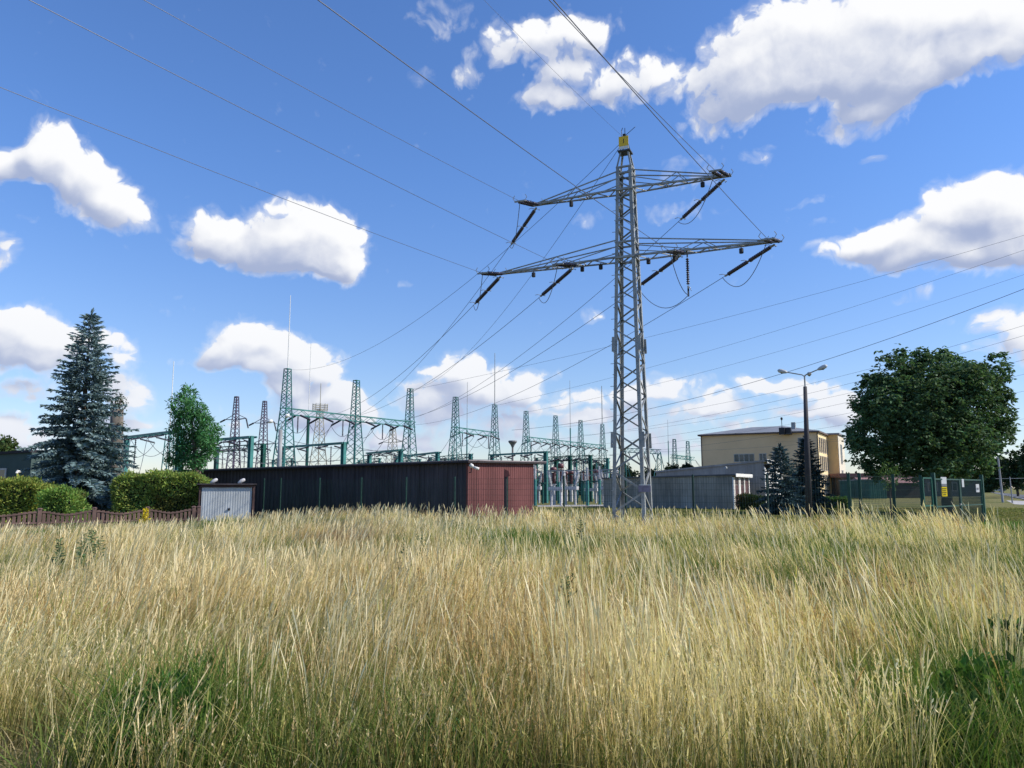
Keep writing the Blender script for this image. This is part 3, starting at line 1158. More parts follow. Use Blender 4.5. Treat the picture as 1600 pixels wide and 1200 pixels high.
def far_pylon(px, ptop, Y, m, label, arms, w0, cage=False, rod=0.0):
    p = gp(px, Y)
    H = at(px, ptop, Y).z
    t = lattice_mast('transmission_pylon', H, w0, H * .55, w0 * .5, w0 * .22, m, .10, label, 'pylon', 'pylons beyond the switchyard', 1.5)
    for (z, l, dirn) in arms:
        b = MB()
        for s in dirn:
            tip = E1 * s * l + UP * z
            for g in (-1, 1):
                b.bar(E1 * s * w0 * .3 + E2 * g * w0 * .3 + UP * (z - .1), tip, .09)
            b.bar(E1 * s * w0 * .25 + UP * (z + .7), tip, .07)
        b.build('crossarm', m, t)
        for s in dirn:
            tip = E1 * s * l + UP * z
            insulator(t, tip, tip + E1 * s * 1.1 * (1 if s < 0 else .5) - UP * (.35 if s < 0 else 1.5), .13, 1)
    if cage:
        b = MB()
        for k in range(4):
            zz = H * .99 + k * .32
            for a in range(10):
                u, v = 2 * math.pi * a / 10, 2 * math.pi * (a + 1) / 10
                b.bar((math.cos(u) * w0 * .85, math.sin(u) * w0 * .85, zz), (math.cos(v) * w0 * .85, math.sin(v) * w0 * .85, zz), .07)
        for a in range(10):
            u = 2 * math.pi * a / 10
            b.bar((math.cos(u) * w0 * .85, math.sin(u) * w0 * .85, H * .98), (math.cos(u) * w0 * .85, math.sin(u) * w0 * .85, H + 1.0), .06)
        b.build('platform_cage', m, t)
    if rod:
        b = MB()
        b.tube([(0, 0, H), (0, 0, H + rod)], .06, 6)
        b.build('lightning_rod', m, t)
    t.location = p
    return t


far_pylon(363, 620, 112, M_PURP, 'purple-brown pylon with short arms, the left one of the pair', [(11.6, 2.2, (-1, 1)), (8.3, 2.6, (-1, 1))], .95)
far_pylon(408, 627, 118, M_PURP, 'purple-brown pylon with short arms, the right one of the pair', [(11.6, 2.2, (-1, 1)), (8.3, 2.6, (-1, 1))], .95)
far_pylon(496, 640, 130, M_TAN, 'tan lattice tower with a ring platform and rod between the first two masts', [], 1.5, True, 4.5)
far_pylon(612, 668, 150, M_TAN, 'tan lattice tower left of the third gantry mast, partly hidden by its beam', [(10.5, 2.4, (-1, 1)), (8, 3.0, (-1, 1))], 1.6)

# concrete lamp pole and mushroom lamp of the switchyard
t = thing('lamp_pole', (0, 0, 0), 'concrete lamp pole with angled floodlights beside the nearest gantry mast', 'lamp')
p = gp(435, 60)
b = MB()
b.tube([p, p + UP * 6.1], [.20, .15], 10)
b.build('pole', M_CONC, t, True)
b = MB()
tp = p + UP * 6.1
b.tube([tp, tp + UP * .5 + Vector((.08, 0, 0)), tp + Vector((.42, 0, 1.0))], .03, 6)
b.tube([tp + UP * .4, tp + Vector((-.8, .3, .65))], .025, 6)
b.build('lamp_arm', M_STEEL, t)
for (dx, dz) in ((.45, 1.12), (-.85, .68)):
    b = MB()
    b.tube([tp + Vector((dx - .14, -.1, dz - .1)), tp + Vector((dx - .06, -.05, dz)), tp + Vector((dx + .1, .05, dz + .02)), tp + Vector((dx + .16, .1, dz - .06))], [.05, .15, .15, .06], 8)
    b.build('lamp_head', M_WHITE, t, True)
t = thing('mushroom_lamp', (0, 0, 0), 'single lamp on a pole with a flat mushroom top above the garage roof', 'lamp')
p = gp(801, 95)
b = MB()
b.tube([p, p + UP * 6.6], [.15, .11], 8)
b.build('pole', mat('grey_brown_pole', (.20, .17, .16), .8, .2, 3), t)
b = MB()
b.tube([p + UP * 6.55, p + UP * 6.9, p + UP * 7.25, p + UP * 7.4], [.12, .28, .55, .5], 12)
b.build('lamp_head', mat('lamp_grey', (.16, .16, .17), .6, .2, 3), t)

# ------------------------------------------------------------------ equipment in the open part of the yard
def transformer_unit(label, kind):
    """stand-mounted apparatus at the origin"""
    t = thing(('current_transformer', 'circuit_breaker', 'post_insulator', 'disconnector')[kind], (0, 0, 0), label, 'switchgear', ('red-brown current transformers', 'circuit breakers with white columns', 'pale post insulators', 'disconnectors on twin stands')[kind])
    b = MB()
    if kind == 0:
        b.cbox((0, 0, 1.1), .3, .3, 2.2, E1)
        b.cbox((0, 0, 2.23), .5, .5, .06, E1)
        b.build('stand', M_PORC, t)
        insulator(t, (0, 0, 2.26), (0, 0, 3.6), .26, 1, M_RED)
        b = MB()
        b.tube([(0, 0, 3.6), (0, 0, 3.7), (0, 0, 4.05), (0, 0, 4.15)], [.18, .34, .34, .15], 10)
        b.build('head', M_RED, t, True)
    elif kind == 1:
        for s in (-1, 1):
            b.cbox(E1 * .5 * s + UP * .7, .16, .16, 1.4, E1)
        b.cbox((0, 0, 1.55), 1.5, .5, .34, E1)
        b.build('stand', M_PORC, t)
        for s in (-1, 1):
            insulator(t, E1 * .5 * s + UP * 1.72, E1 * .85 * s + UP * 3.2, .17, 1, M_PORC)
        b = MB()
        b.bar(E1 * -.9 + UP * 3.2, E1 * .9 + UP * 3.2, .12)
        b.build('contact_bar', M_STEEL, t)
    elif kind == 2:
        b.cbox((0, 0, 1.2), .22, .22, 2.4, E1)
        b.build('stand', M_GREEN, t)
        insulator(t, (0, 0, 2.4), (0, 0, 3.7), .14, 1, M_PORC)
    else:
        for s in (-1, 1):
            b.cbox(E1 * .9 * s + UP * 1.15, .14, .14, 2.3, E1)
        b.cbox((0, 0, 2.36), 2.3, .2, .12, E1)
        b.build('stand', M_GREEN_D, t)
        for s in (-1, 1):
            insulator(t, E1 * .9 * s + UP * 2.42, E1 * .9 * s + UP * 3.5, .12, 1, M_RED)
        b = MB()
        b.bar(E1 * -.9 + UP * 3.55, E1 * .9 + UP * 3.55, .06)
        b.build('blade', M_STEEL, t)
    return t


LABS = ['red-brown current transformer on a pale stand in the gap between garage and grey building',
        'circuit breaker with two slanted white columns in the gap between garage and grey building',
        'pale post insulator on a teal stand in the gap between garage and grey building',
        'disconnector of two red-brown insulators on a dark twin stand in the switchyard gap']
protos = [transformer_unit(l, i) for i, l in enumerate(LABS)]
used = [False] * 4
rows = [(72, (2, 1)), (76, (2, 0, 1)), (80, (3, 2, 2)), (84, (1, 0, 2)), (88, (3, 1)), (92, (2, 1, 0)), (97, (0, 2)), (104, (1, 3)), (110, (2, 2, 0)), (118, (2, 0))]
for (Y, kinds) in rows:
    x = 836.0
    j = 0
    while x < 958:
        k = kinds[j % len(kinds)]
        o = protos[k] if not used[k] else copy_tree(protos[k])
        used[k] = True
        q = gp(x, Y + rng.uniform(-.6, .6))
        o.location = q
        o.scale = (1, 1, rng.uniform(.88, 1.05))
        x += (1.55 + (k in (1, 3)) * .9 + rng.uniform(0, .5)) * 1212 / Y
        j += 1

# busbars strung through the yard, and wires from the next line on the right
for i, (a, b_, lab) in enumerate((((330, 703, 80), (560, 716, 78), 'sagging busbar wire low behind the garage roof, under the purple pylons'),
                                 ((300, 712, 70), (640, 722, 92), 'sagging busbar wire just above the garage roof edge'),
                                 ((560, 700, 95), (800, 716, 120), 'busbar wire crossing below the second gantry mast'),
                                 ((650, 712, 100), (940, 742, 118), 'busbar wire behind the maroon wall towards the switchyard gap'),
                                 ((460, 690, 90), (640, 700, 120), 'busbar wire between the first and third gantry masts'),
                                 ((830, 728, 90), (960, 735, 110), 'upper busbar wire across the switchyard gap'),
                                 ((830, 742, 86), (960, 746, 105), 'lower busbar wire across the switchyard gap'))):
    wire('busbar_wire', sag_line(at(*a), at(*b_), .7, n=16), .03, lab, 'busbar wires')
RW = [  # (right px, py, Y) -> (left px, py, Y)
    ((1700, 338, 60), (640, 610, 84), .8, 'thin wire at the top of the right-hand fan, ending at the third mast'),
    ((1700, 356, 60), (773, 634, 100), 1.0, 'second wire from the top of the right-hand fan, ending at the rod mast'),
    ((1700, 395, 62), (822, 644, 108), 1.2, 'third wire of the right-hand fan, fading behind the pylon'),
    ((1700, 412, 48), (800, 672, 96), 2.0, 'boldest wire of the right-hand fan crossing above the street lamp'),
    ((1700, 478, 60), (868, 668, 112), 1.6, 'wire just above the crown of the chestnut tree'),
    ((1700, 494, 62), (830, 690, 108), 1.6, 'wire meeting the street lamp arms and the chestnut crown'),
    ((1700, 520, 64), (907, 680, 122), 1.5, 'wire crossing the street lamp neck towards the chestnut'),
    ((1700, 535, 66), (850, 702, 108), 1.5, 'wire passing low before the clouds under the lamp neck'),
    ((1700, 560, 70), (925, 702, 126), 1.4, 'wire passing just over the yellow building roof mast'),
    ((1700, 590, 76), (880, 716, 112), 1.2, 'lower wire running over the yellow building roof'),
    ((1700, 640, 80), (1010, 706, 130), 1.0, 'lowest long wire reaching the splayed portal gantry'),
    ((1700, 655, 90), (1082, 690, 180), 1.0, 'wire ending at the slim mast beside the yellow building'),
]
for (a, c, s, lab) in RW:
    wire('power_wire', sag_line(at(*a), at(*c), s, n=24), .019 if s == 2.0 else .012, lab, 'wires of the right-hand line')

# ------------------------------------------------------------------ long dark garage with a maroon end wall
def ribbed(mb, p, q, z0a, z1a, z0b, z1b, pitch, depth, out):
    """trapezoid sheet: ribs stand out along 'out'; heights run from a to b"""
    p, q, out = Vector(p), Vector(q), Vector(out)
    L = (q - p).length
    n = max(2, int(L / pitch))
    prof = []
    for i in range(n):
        for (t, d) in ((0, 0), (.42, 0), (.5, 1), (.92, 1)):
            prof.append(((i + t) / n, d))
    prof.append((1, 0))
    vs, fs = [], []
    for (t, d) in prof:
        c = p.lerp(q, t) + out * depth * d
        vs.append((c.x, c.y, z0a + (z0b - z0a) * t))
        vs.append((c.x, c.y, z1a + (z1b - z1a) * t))
    for i in range(len(prof) - 1):
        fs.append((2 * i, 2 * i + 2, 2 * i + 3, 2 * i + 1))
    mb.add(vs, fs)


M_NAVY = mat('dark_slate_sheet', (.046, .041, .048), .6, .18, .8, spec=.2, streak=.30)
M_MAROON = mat('maroon_sheet', (.128, .049, .048), .6, .14, .7, spec=.2, streak=.16)
M_ROOFD = mat('roof_felt', (.030, .027, .032), .8, .2, 2)
GA = Vector((-1.96, 34.2, 0))
GLEN, GDEP = 19.5, 6.1
GB = GA - E1 * GLEN
GC = GA + E2 * GDEP
GD = GB + E2 * GDEP
gar = thing('garage_block', (0, 0, 0), 'long flat-roofed sheet garage, dark long side and maroon end wall, behind the mesh fence', 'garage')
b = MB()
ribbed(b, GB, GA, 0, 2.52, 0, 2.74, .26, .03, -E2)
b.build('long_wall', M_NAVY, gar)
b = MB()
ribbed(b, GA + E1 * .005, GC + E1 * .005, 0, 2.74, 0, 2.86, .20, .018, E1)
b.build('end_wall', M_MAROON, gar)
b = MB()
b.box(GA - E1 * .06 - E2 * .035, E1 * .10, E2 * .10, UP * 2.70)
b.build('corner_trim', M_MAROON, gar)
b = MB()
b.hexa([GB + E2 * .1, GA + E2 * .1 - E1 * .1, GC - E1 * .1, GD], [v + UP * h for v, h in ((GB + E2 * .1, 2.5), (GA + E2 * .1 - E1 * .1, 2.72), (GC - E1 * .1, 2.84), (GD, 2.62))])
b.build('inner_shell', M_NAVY, gar)
b = MB()
ra = [(GB - E2 * .28 - E1 * .2, 2.50), (GA - E2 * .28 + E1 * .22, 2.74), (GC + E2 * 1.0 + E1 * .22, 2.88), (GD + E2 * 1.0 - E1 * .2, 2.66)]
b.hexa([v + UP * h for v, h in ra], [v + UP * (h + .11) for v, h in ra])
b.build('roof', M_ROOFD, gar)
b = MB()
b.bar(ra[1][0] + E1 * .012 + UP * (ra[1][1] + .1), ra[2][0] + E1 * .012 + UP * (ra[2][1] + .1), .03, .05)
b.bar(ra[0][0] - E2 * .012 + UP * (ra[0][1] + .1), ra[1][0] - E2 * .012 + UP * (ra[1][1] + .1), .03, .05)
b.build('roof_edging', mat('pale_edging', (.22, .19, .20), .6, .2, 3), gar)
b = MB()
c = GA + E1 * .2 - E2 * .02 + UP * 2.56
b.tube([c - UP * .22, c - UP * .02], .025, 6)
b.tube([c - UP * .25 - E1 * .12, c - UP * .24], .02, 6)
sl = b.build('floodlight', M_BLACK, gar)
b = MB()
b.tube([c + Vector((-.08, -.05, .05)), c + Vector((-.02, -.05, .07)), c + Vector((.06, -.05, .02)), c + Vector((.10, -.05, 0))], [.05, .10, .09, .05], 10)
b.tube([c + Vector((.10, -.05, -.01)), c + Vector((.34, -.08, -.1))], [.055, .07], 10)
b.build('lamp_head', M_WHITE, sl, True)

# tin garage with a pale ribbed door
M_TIN = mat('galvanised_sheet', (.40, .43, .46), .45, .10, 2.2, metal=.15, spec=.35, streak=.10)
shed = thing('tin_shed', (0, 0, 0), 'small tin garage with a pale ribbed metal door left of the dark wall', 'shed')
sL, sR, sY = at(314, 800, 34).x, at(392, 800, 34).x, 34.0
vd = Vector((sL + sR, 2 * sY, 0)).normalized()
vs_ = Vector((vd.y, -vd.x, 0))
c0 = Vector(((sL + sR) / 2, sY, 0))
W_ = (sR - sL) * .985
b = MB()
ribbed(b, c0 - vs_ * (W_ / 2 - .05), c0 + vs_ * (W_ / 2 - .03), -.02, 1.66, -.02, 1.66, .10, .008, -vd)
dr = b.build('door', M_TIN, shed)
b = MB()
b.cbox(c0 - vd * .05 + vs_ * .12 + UP * .72, .10, .05, .05, vs_)
b.cbox(c0 - vd * .03 + vs_ * .12 + UP * .72, .05, .02, .12, vs_)
b.build('handle', M_BLACK, dr)
b = MB()
b.box(c0 + vs_ * (W_ / 2) - vd * .06, vs_ * .09, vd * .12, UP * 1.74)
b.box(c0 - vs_ * (W_ / 2 + .05) - vd * .04, vs_ * .05, vd * .10, UP * 1.74)
b.box(c0 - vs_ * (W_ / 2) - vd * .06 + UP * 1.665, vs_ * W_, vd * .12, UP * .10)
b.build('door_frame', mat('rusty_brown_frame', (.07, .042, .04), .8, .35, 6), shed)
b = MB()
b.hexa([c0 - vs_ * (W_ / 2 + .08) + vd * .065, c0 + vs_ * (W_ / 2 + .08) + vd * .065, c0 + vs_ * (W_ / 2 + .08) + vd * 2.0, c0 - vs_ * (W_ / 2 + .08) + vd * 2.0],
       [c0 - vs_ * (W_ / 2 + .08) + vd * .065 + UP * 1.72, c0 + vs_ * (W_ / 2 + .08) + vd * .065 + UP * 1.72, c0 + vs_ * (W_ / 2 + .08) + vd * 2.0 + UP * 1.66, c0 - vs_ * (W_ / 2 + .08) + vd * 2.0 + UP * 1.66])
b.build('body', M_NAVY, shed)
b = MB()
rp = [c0 + vs_ * s * (W_ / 2 + .16) + vd * f for s, f in ((-1, -.16), (1, -.16), (1, 2.1), (-1, 2.1))]
b.hexa([v + UP * (1.775 if i < 2 else 1.73) for i, v in enumerate(rp)], [v + UP * (1.83 if i < 2 else 1.785) for i, v in enumerate(rp)])
b.build('roof', M_NAVY, shed)
for fx in (-.26, .27):
    c = c0 + vs_ * W_ * fx - vd * .02 + UP * 1.83
    b = MB()
    b.tube([c + vd * .3, c + vd * .2 + UP * .08, c - vs_ * .05 + UP * .10], .02, 6)
    lm = b.build('wall_lamp', M_STEEL, shed)
    b = MB()
    hd = (vs_ * .8 + UP * .5).normalized()
    b.tube([c - hd * .17 + UP * .10, c - hd * .12 + UP * .10, c + UP * .11, c + hd * .14 + UP * .1, c + hd * .18 + UP * .09], [.02, .06, .085, .07, .03], 8)
    b.build('lamp_head', M_PORC, lm, True)

# ------------------------------------------------------------------ green mesh fence, posts 2.5 m apart
def FP(n):
    return Vector((-11.03 + 2.166 * n, 37.0 - 1.25 * n, 0))


FZ = 2.03
fence = thing('mesh_fence', (0, 0, 0), 'long dark green welded mesh fence with posts along the far edge of the field', 'fence')
line = [FP(-.45)] + [FP(n) for n in range(0, 11)] + [Vector((12.8, 26.05, 0)), Vector((14.75, 28.0, 0))]
for i, p in enumerate(line):
    big = i >= 11
    b = MB()
    w = .09 if big else .06
    b.cbox(p + UP * (FZ + .05) / 2, w, w, FZ + .1, E1)
    b.build('post', M_GATE if big else M_MESHG, fence)
    if i == 11:
        b = MB()
        q = p + (line[12] - p).normalized() * .62
        b.cbox(q + UP * (FZ + .05) / 2, .09, .09, FZ + .1, E1)
        b.build('post', M_GATE, fence)


def mesh_panel(mb, p, q, z0, z1, dv=.085, dh=.2, r=.0032):
    L = (q - p).length
    d = (q - p).normalized()
    s = d.cross(UP)
    n = int(L / dv)
    for i in range(1, n):
        c = p + d * (L * i / n)
        mb.bar(c + UP * z0, c + UP * z1, r * 2)
    m_ = int((z1 - z0) / dh)
    for j in range(m_ + 1):
        z = z0 + (z1 - z0) * j / m_
        for sg in (-1, 1):
            if sg > 0 and j % 5:
                continue
            mb.bar(p + s * .008 * sg + UP * z, q + s * .008 * sg + UP * z, r * 1.9)


for a, c in zip(line, line[1:]):
    b = MB()
    d = (c - a).normalized() * .03
    mesh_panel(b, a + d, c - d, .06, FZ - .02)
    b.build('mesh_panel', M_MESHG, fence)

# gate
gate = thing('double_gate', (0, 0, 0), 'dark green metal gate with white and yellow plates at the right end of the fence', 'gate')
g0, g1 = Vector((15.62, 28.75, 0)), Vector((20.1, 33.2, 0))
gdir = (g1 - g0).normalized()
gn = gdir.cross(UP)
for p, w in ((g0, .13), (g1, .13)):
    b = MB()
    b.cbox(p + UP * 1.1, w, w, 2.2, gdir)
    b.build('post', M_GATE, gate)


def leaf(p, q, parent=None):
    b = MB()
    z0, z1 = .12, 2.0
    for t in (0, 1):
        c = p.lerp(q, t)
        b.cbox(c + UP * (z0 + z1) / 2, .07, .06, z1 - z0, gdir)
    for z in (z0 + .03, z1 - .03, .95):
        b.bar(p + UP * z + (q - p).normalized() * .036, q + UP * z - (q - p).normalized() * .036, .05)
    o = b.build('gate_leaf', M_GATE, gate)
    b = MB()
    mesh_panel(b, p + gn * .004, q + gn * .004, z0 + .06, z1 - .06, .06, .2, .004)
    b.build('mesh_infill', M_MESHG, o)
    return o


gm_ = g0.lerp(g1, .5)
l1 = leaf(g0 + gdir * .12, gm_ - gdir * .05)
l2 = leaf(gm_ + gdir * .05, g1 - gdir * .12)
b = MB()
b.cbox(gm_ - gdir * .2 + UP * 1.0 - gn * -.05, .16, .05, .05, gdir)
b.build('handle', M_STEEL, l1)


def plate(px, py0, py1, wpx, Y, m, parent, name='sign_plate'):
    """flat plate just before the gate mesh"""
    c = at(px, (py0 + py1) / 2, Y)
    h = (py1 - py0) * Y / 1212
    w = wpx * Y / 1212
    b = MB()
    b.cbox(c, w, .012, h, Vector((.97, .25, 0)).normalized())
    return b.build(name, m, parent), c, w, h


def gate_y(px):
    # depth of the gate plane at a pixel column, a little nearer
    u = ray(px, 760)
    u = u / u.y
    s = (u.x * g0.y - g0.x) / (gdir.x - u.x * gdir.y)
    return g0.y + gdir.y * s - .16


M_YSIGN = mat('yellow_sign', (.85, .62, .01), .45, .06, 4)
YY = gate_y(1475)
o, c, w, h = plate(1474.5, 745.5, 760, 10.5, YY, M_WHITE, gate)
b = MB()
b.cbox(c - UP * (h * .5 - .055) - Vector((0, .012, 0)), w * .96, .006, .09, Vector((.97, .25, 0)).normalized())
b.build('sign_band', mat('grey_print', (.25, .25, .26), .6, .1, 4), o)
o, c, w, h = plate(1475.5, 760.8, 775.5, 10.5, YY, M_YSIGN, gate)
b = MB()
for k, l in enumerate((.8, .62, .74, .5)):
    b.cbox(c + UP * (h * .32 - k * h * .21) - Vector((0, .012, 0)), w * l, .004, .022, Vector((.97, .25, 0)).normalized())
b.build('sign_text_rows', M_BLACK, o)
o, c, w, h = plate(1504.5, 748.5, 761, 4, gate_y(1504), M_WHITE, gate)
o, c, w, h = plate(1527.5, 756.5, 769, 6, gate_y(1527), M_WHITE, gate)
b = MB()
b.cbox(c - UP * .02 - Vector((0, .012, 0)), w * .6, .004, h * .25, Vector((.97, .25, 0)).normalized())
b.build('sign_text_rows', mat('grey_print', (.25, .25, .26)), o)

wick = thing('wicket_gate', (0, 0, 0), 'narrow green pedestrian gate standing beside the double gate', 'gate')
b = MB()
w0, w1 = Vector((14.86, 28.07, 0)), Vector((15.47, 28.62, 0))
for p in (w0, w1):
    b.cbox(p + UP * 1.02, .07, .05, 1.92, gdir)
for z in (.1, 1.0, 2.0):
    b.bar(w0 + UP * z, w1 + UP * z, .05)
fr = b.build('frame', mat('mid_green_paint', (.012, .085, .06), .45, .2, 2), wick)
b = MB()
mesh_panel(b, w0, w1, .12, 1.98, .06, .2, .004)
b.build('mesh_infill', M_MESHG, wick)

# post with a slanted box in front of the maroon wall
t = thing('sensor_post', (0, 0, 0), 'dark post carrying a small slanted maroon box before the maroon wall', 'post')
p = FP(5) - E2 * .12
b = MB()
b.cbox(p + UP * 1.05, .085, .085, 2.1, E1)
b.build('post', M_BLACK, t)
b = MB()
q = p + UP * 2.05
b.hexa([q + Vector((-.05, -.06, 0)), q + Vector((.18, -.06, .06)), q + Vector((.18, .08, .06)), q + Vector((-.05, .08, 0))],
       [q + Vector((-.03, -.06, .32)), q + Vector((.13, -.06, .25)), q + Vector((.13, .08, .25)), q + Vector((-.03, .08, .32))])
bx = b.build('box', M_MAROON, t)
b = MB()
b.bar(q + Vector((-.045, -.075, -.05)), q + Vector((-.025, -.075, .34)), .06, .02)
b.build('box_edge', M_BLACK, bx)

# ------------------------------------------------------------------ brown concrete picket fence
M_BROWN = mat('brown_concrete', (.125, .080, .070), .9, .25, 2.5, bump=.3)
BF0, BF1 = at(-60, 800, 26.6), at(311, 800, 31.2)
BF0.z = BF1.z = 0
bf = thing('picket_fence', (0, 0, 0), 'low brown concrete picket fence with wavy top in front of the hedges', 'fence')
bd = (BF1 - BF0).normalized()
bL = (BF1 - BF0).length
npan = 5
PT = .83
pxs = [-60, 63, 148, 231, 303, 311]
pts = []
for px in pxs:
    u = ray(px, 790)
    u = u / u.y
    s = (u.x * BF0.y - BF0.x) / (bd.x - u.x * bd.y)
    pts.append(BF0 + bd * s)
for p in pts:
    b = MB()
    b.cbox(p + UP * (PT + .06) / 2, .13, .13, PT + .06, bd)
    b.hexa([p + Vector((x, y, PT + .061)) for x, y in ((-.08, -.08), (.08, -.08), (.08, .08), (-.08, .08))], [p + Vector((x, y, PT + .10)) for x, y in ((-.03, -.03), (.03, -.03), (.03, .03), (-.03, .03))])
    b.build('post', M_BROWN, bf)
for a, c in zip(pts, pts[1:]):
    L = (c - a).length
    b = MB()
    a2, c2 = a + bd * .07, c - bd * .07
    b.hexa([v + UP * .0 for v in (a2 - gn * .0 + Vector((0, -.03, 0)), c2 + Vector((0, -.03, 0)), c2 + Vector((0, .03, 0)), a2 + Vector((0, .03, 0)))],
           [v + UP * .34 for v in (a2 + Vector((0, -.03, 0)), c2 + Vector((0, -.03, 0)), c2 + Vector((0, .03, 0)), a2 + Vector((0, .03, 0)))])
    b.bar(a2 + UP * .40, c2 + UP * .40, .10, .07)
    n = max(2, int(L / .155))
    for i in range(n):
        u = (i + .5) / n
        x = a2.lerp(c2, u)
        top = PT - .09 + .055 * math.cos(2 * math.pi * u) ** 1
        b.box(x - bd * .04 + Vector((0, -.022, .436)), bd * .08, Vector((0, .044, 0)), UP * (top - .436 + .03))
    m_ = 16
    for i in range(m_):
        u0, u1 = i / m_, (i + 1) / m_
        z0 = PT - .11 + .055 * math.cos(2 * math.pi * u0)
        z1 = PT - .11 + .055 * math.cos(2 * math.pi * u1)
        b.bar(a2.lerp(c2, u0) + UP * z0, a2.lerp(c2, u1) + UP * z1, .075, .05)
    b.build('panel', M_BROWN, bf)

# ------------------------------------------------------------------ low grey building with brown doors
M_RENDER = mat('grey_render', (.31, .285, .245), .9, .22, .7, bump=.2, streak=.22)
M_RENDER2 = mat('pale_grey_render', (.33, .31, .285), .9, .15, .8, streak=.15)
M_DOOR = mat('brown_door_paint', (.085, .04, .04), .55, .15, 2)
N0 = Vector((at(1144.5, 762, 60).x, 60, 0))
LN = 10.8
low = thing('low_building', (0, 0, 0), 'low grey concrete building with white framed brown doors behind the pylon', 'building')
NB = N0 - E1 * LN
b = MB()
DP = 5.2
b.hexa([NB, N0, N0 + E2 * DP, NB + E2 * DP], [NB + UP * 2.38, N0 + UP * 2.60, N0 + E2 * DP + UP * 2.66, NB + E2 * DP + UP * 2.44])
b.build('wall', M_RENDER, low)
b = MB()
r = [(NB - E2 * .12 - E1 * .1, 2.385), (N0 - E2 * .12 + E1 * .30, 2.605), (N0 + E2 * (DP + .1) + E1 * .30, 2.665), (NB + E2 * (DP + .1) - E1 * .1, 2.445)]
b.hexa([v + UP * h for v, h in r], [v + UP * (h + .10) for v, h in r])
b.build('roof', mat('roof_grey', (.12, .12, .13), .8, .2, 2), low)
b = MB()
b.box(N0 - E2 * .14 + E1 * .31 + UP * 2.47, E1 * .04, E2 * (DP + .3), UP * .27)
b.build('fascia', M_WHITE, low)
# end wall: white mullions, brown doors with dark lights above
for (s0, s1) in ((0, .42), (1.62, 2.2), (3.35, 3.7), (5.0, 5.2)):
    b = MB()
    b.box(N0 + E2 * s0 + E1 * .003, E1 * .10, E2 * (s1 - s0), UP * 2.46)
    b.build('pillar', M_WHITE, low)
for (s0, s1, tall) in ((.42, 1.62, 0), (2.2, 3.35, 0), (3.7, 5.0, 1)):
    b = MB()
    b.box(N0 + E2 * (s0 + .01) + E1 * .003, E1 * .05, E2 * (s1 - s0 - .02), UP * (2.44 if tall else 1.85))
    dd = b.build('door', M_DOOR, low)
    if not tall:
        b = MB()
        b.box(N0 + E2 * (s0 + .01) + E1 * .003 + UP * 1.93, E1 * .05, E2 * (s1 - s0 - .02), UP * .48)
        b.build('transom_window', mat('dark_brown_panel', (.06, .035, .035), .5, .2, 3), low)
        b = MB()
        b.cbox(N0 + E2 * ((s0 + s1) / 2 + .1) + E1 * .06 + UP * 1.05, .012, .16, .12, E1)
        b.build('door_sign', M_WHITE, dd)

# taller block behind it
A0 = Vector((at(1195, 762, 66).x, 66, 0))
ann = thing('annex_building', (0, 0, 0), 'pale annex with a sloping grey roof edge between the low building and the yellow one', 'building')
AL, AD = 9.6, 7.5
AB = A0 - E1 * AL
b = MB()
b.hexa([AB, A0, A0 + E2 * AD, AB + E2 * AD], [AB + UP * 3.0, A0 + UP * 3.85, A0 + E2 * AD + UP * 3.85, AB + E2 * AD + UP * 3.0])
b.build('wall', M_RENDER2, ann)
b = MB()
b.box(A0 + E1 * .004, E1 * .06, E2 * AD, UP * 3.6)
b.build('end_wall', M_WHITE, ann)
b = MB()
r = [(AB - E2 * .1 - E1 * .1, 3.0), (A0 - E2 * .1 + E1 * .3, 3.86), (A0 + E2 * AD + E1 * .3, 3.86), (AB + E2 * AD, 3.0)]
b.hexa([v + UP * (h + .004) for v, h in r], [v + UP * (h + .16) for v, h in r])
b.build('roof', M_RENDER2, ann)
b = MB()
b.box(A0 - E2 * .12 + E1 * .31 + UP * 3.72, E1 * .04, E2 * (AD + .1), UP * .33)
b.build('fascia', M_WHITE, ann)
b = MB()
c = at(1134, 731, 66)
b.tube([c - E2 * .25, c + E2 * .1], .12, 10)
b.build('vent_pipe', M_STEEL, ann)

# ------------------------------------------------------------------ yellow office building
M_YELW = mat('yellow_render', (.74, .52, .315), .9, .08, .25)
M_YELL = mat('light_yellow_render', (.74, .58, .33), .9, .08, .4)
M_ROOFG = mat('grey_roof_sheet', (.20, .21, .23), .6, .15, 1)
Y0 = Vector((at(1281, 762, 145).x, 145, 0))
YL, YD, YH = 22.2, 15.0, 12.0
yel = thing('office_building', (0, 0, 0), 'three storey yellow office building with a low grey roof right of the pylon', 'building')
YB = Y0 - E1 * YL
b = MB()
b.hexa([YB, Y0, Y0 + E2 * YD, YB + E2 * YD], [YB + UP * YH, Y0 + UP * YH, Y0 + E2 * YD + UP * YH, YB + E2 * YD + UP * YH])
b.build('wall', M_YELW, yel)
b = MB()
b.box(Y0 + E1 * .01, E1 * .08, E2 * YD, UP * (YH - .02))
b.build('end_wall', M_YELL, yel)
b = MB()
k = [YB - E2 * .5 - E1 * .5, Y0 - E2 * .5 + E1 * .5, Y0 + E2 * (YD + .5) + E1 * .5, YB + E2 * (YD + .5) - E1 * .5]
b.hexa([v + UP * (YH + .004) for v in k], [v + UP * (YH + .30) for v in k])
b.build('eaves', mat('brown_eaves', (.12, .085, .075), .7, .2, 2), yel)
b = MB()
rd0, rd1 = (k[0] + k[3]) / 2 + E1 * 9 + UP * (YH + 2.0), (k[1] + k[2]) / 2 - E1 * 8 + UP * (YH + 2.0)
kk = [v + UP * (YH + .302) for v in k]
b.add(kk + [rd0, rd1], [(0, 1, 5, 4), (1, 2, 5), (2, 3, 4, 5), (3, 0, 4)])
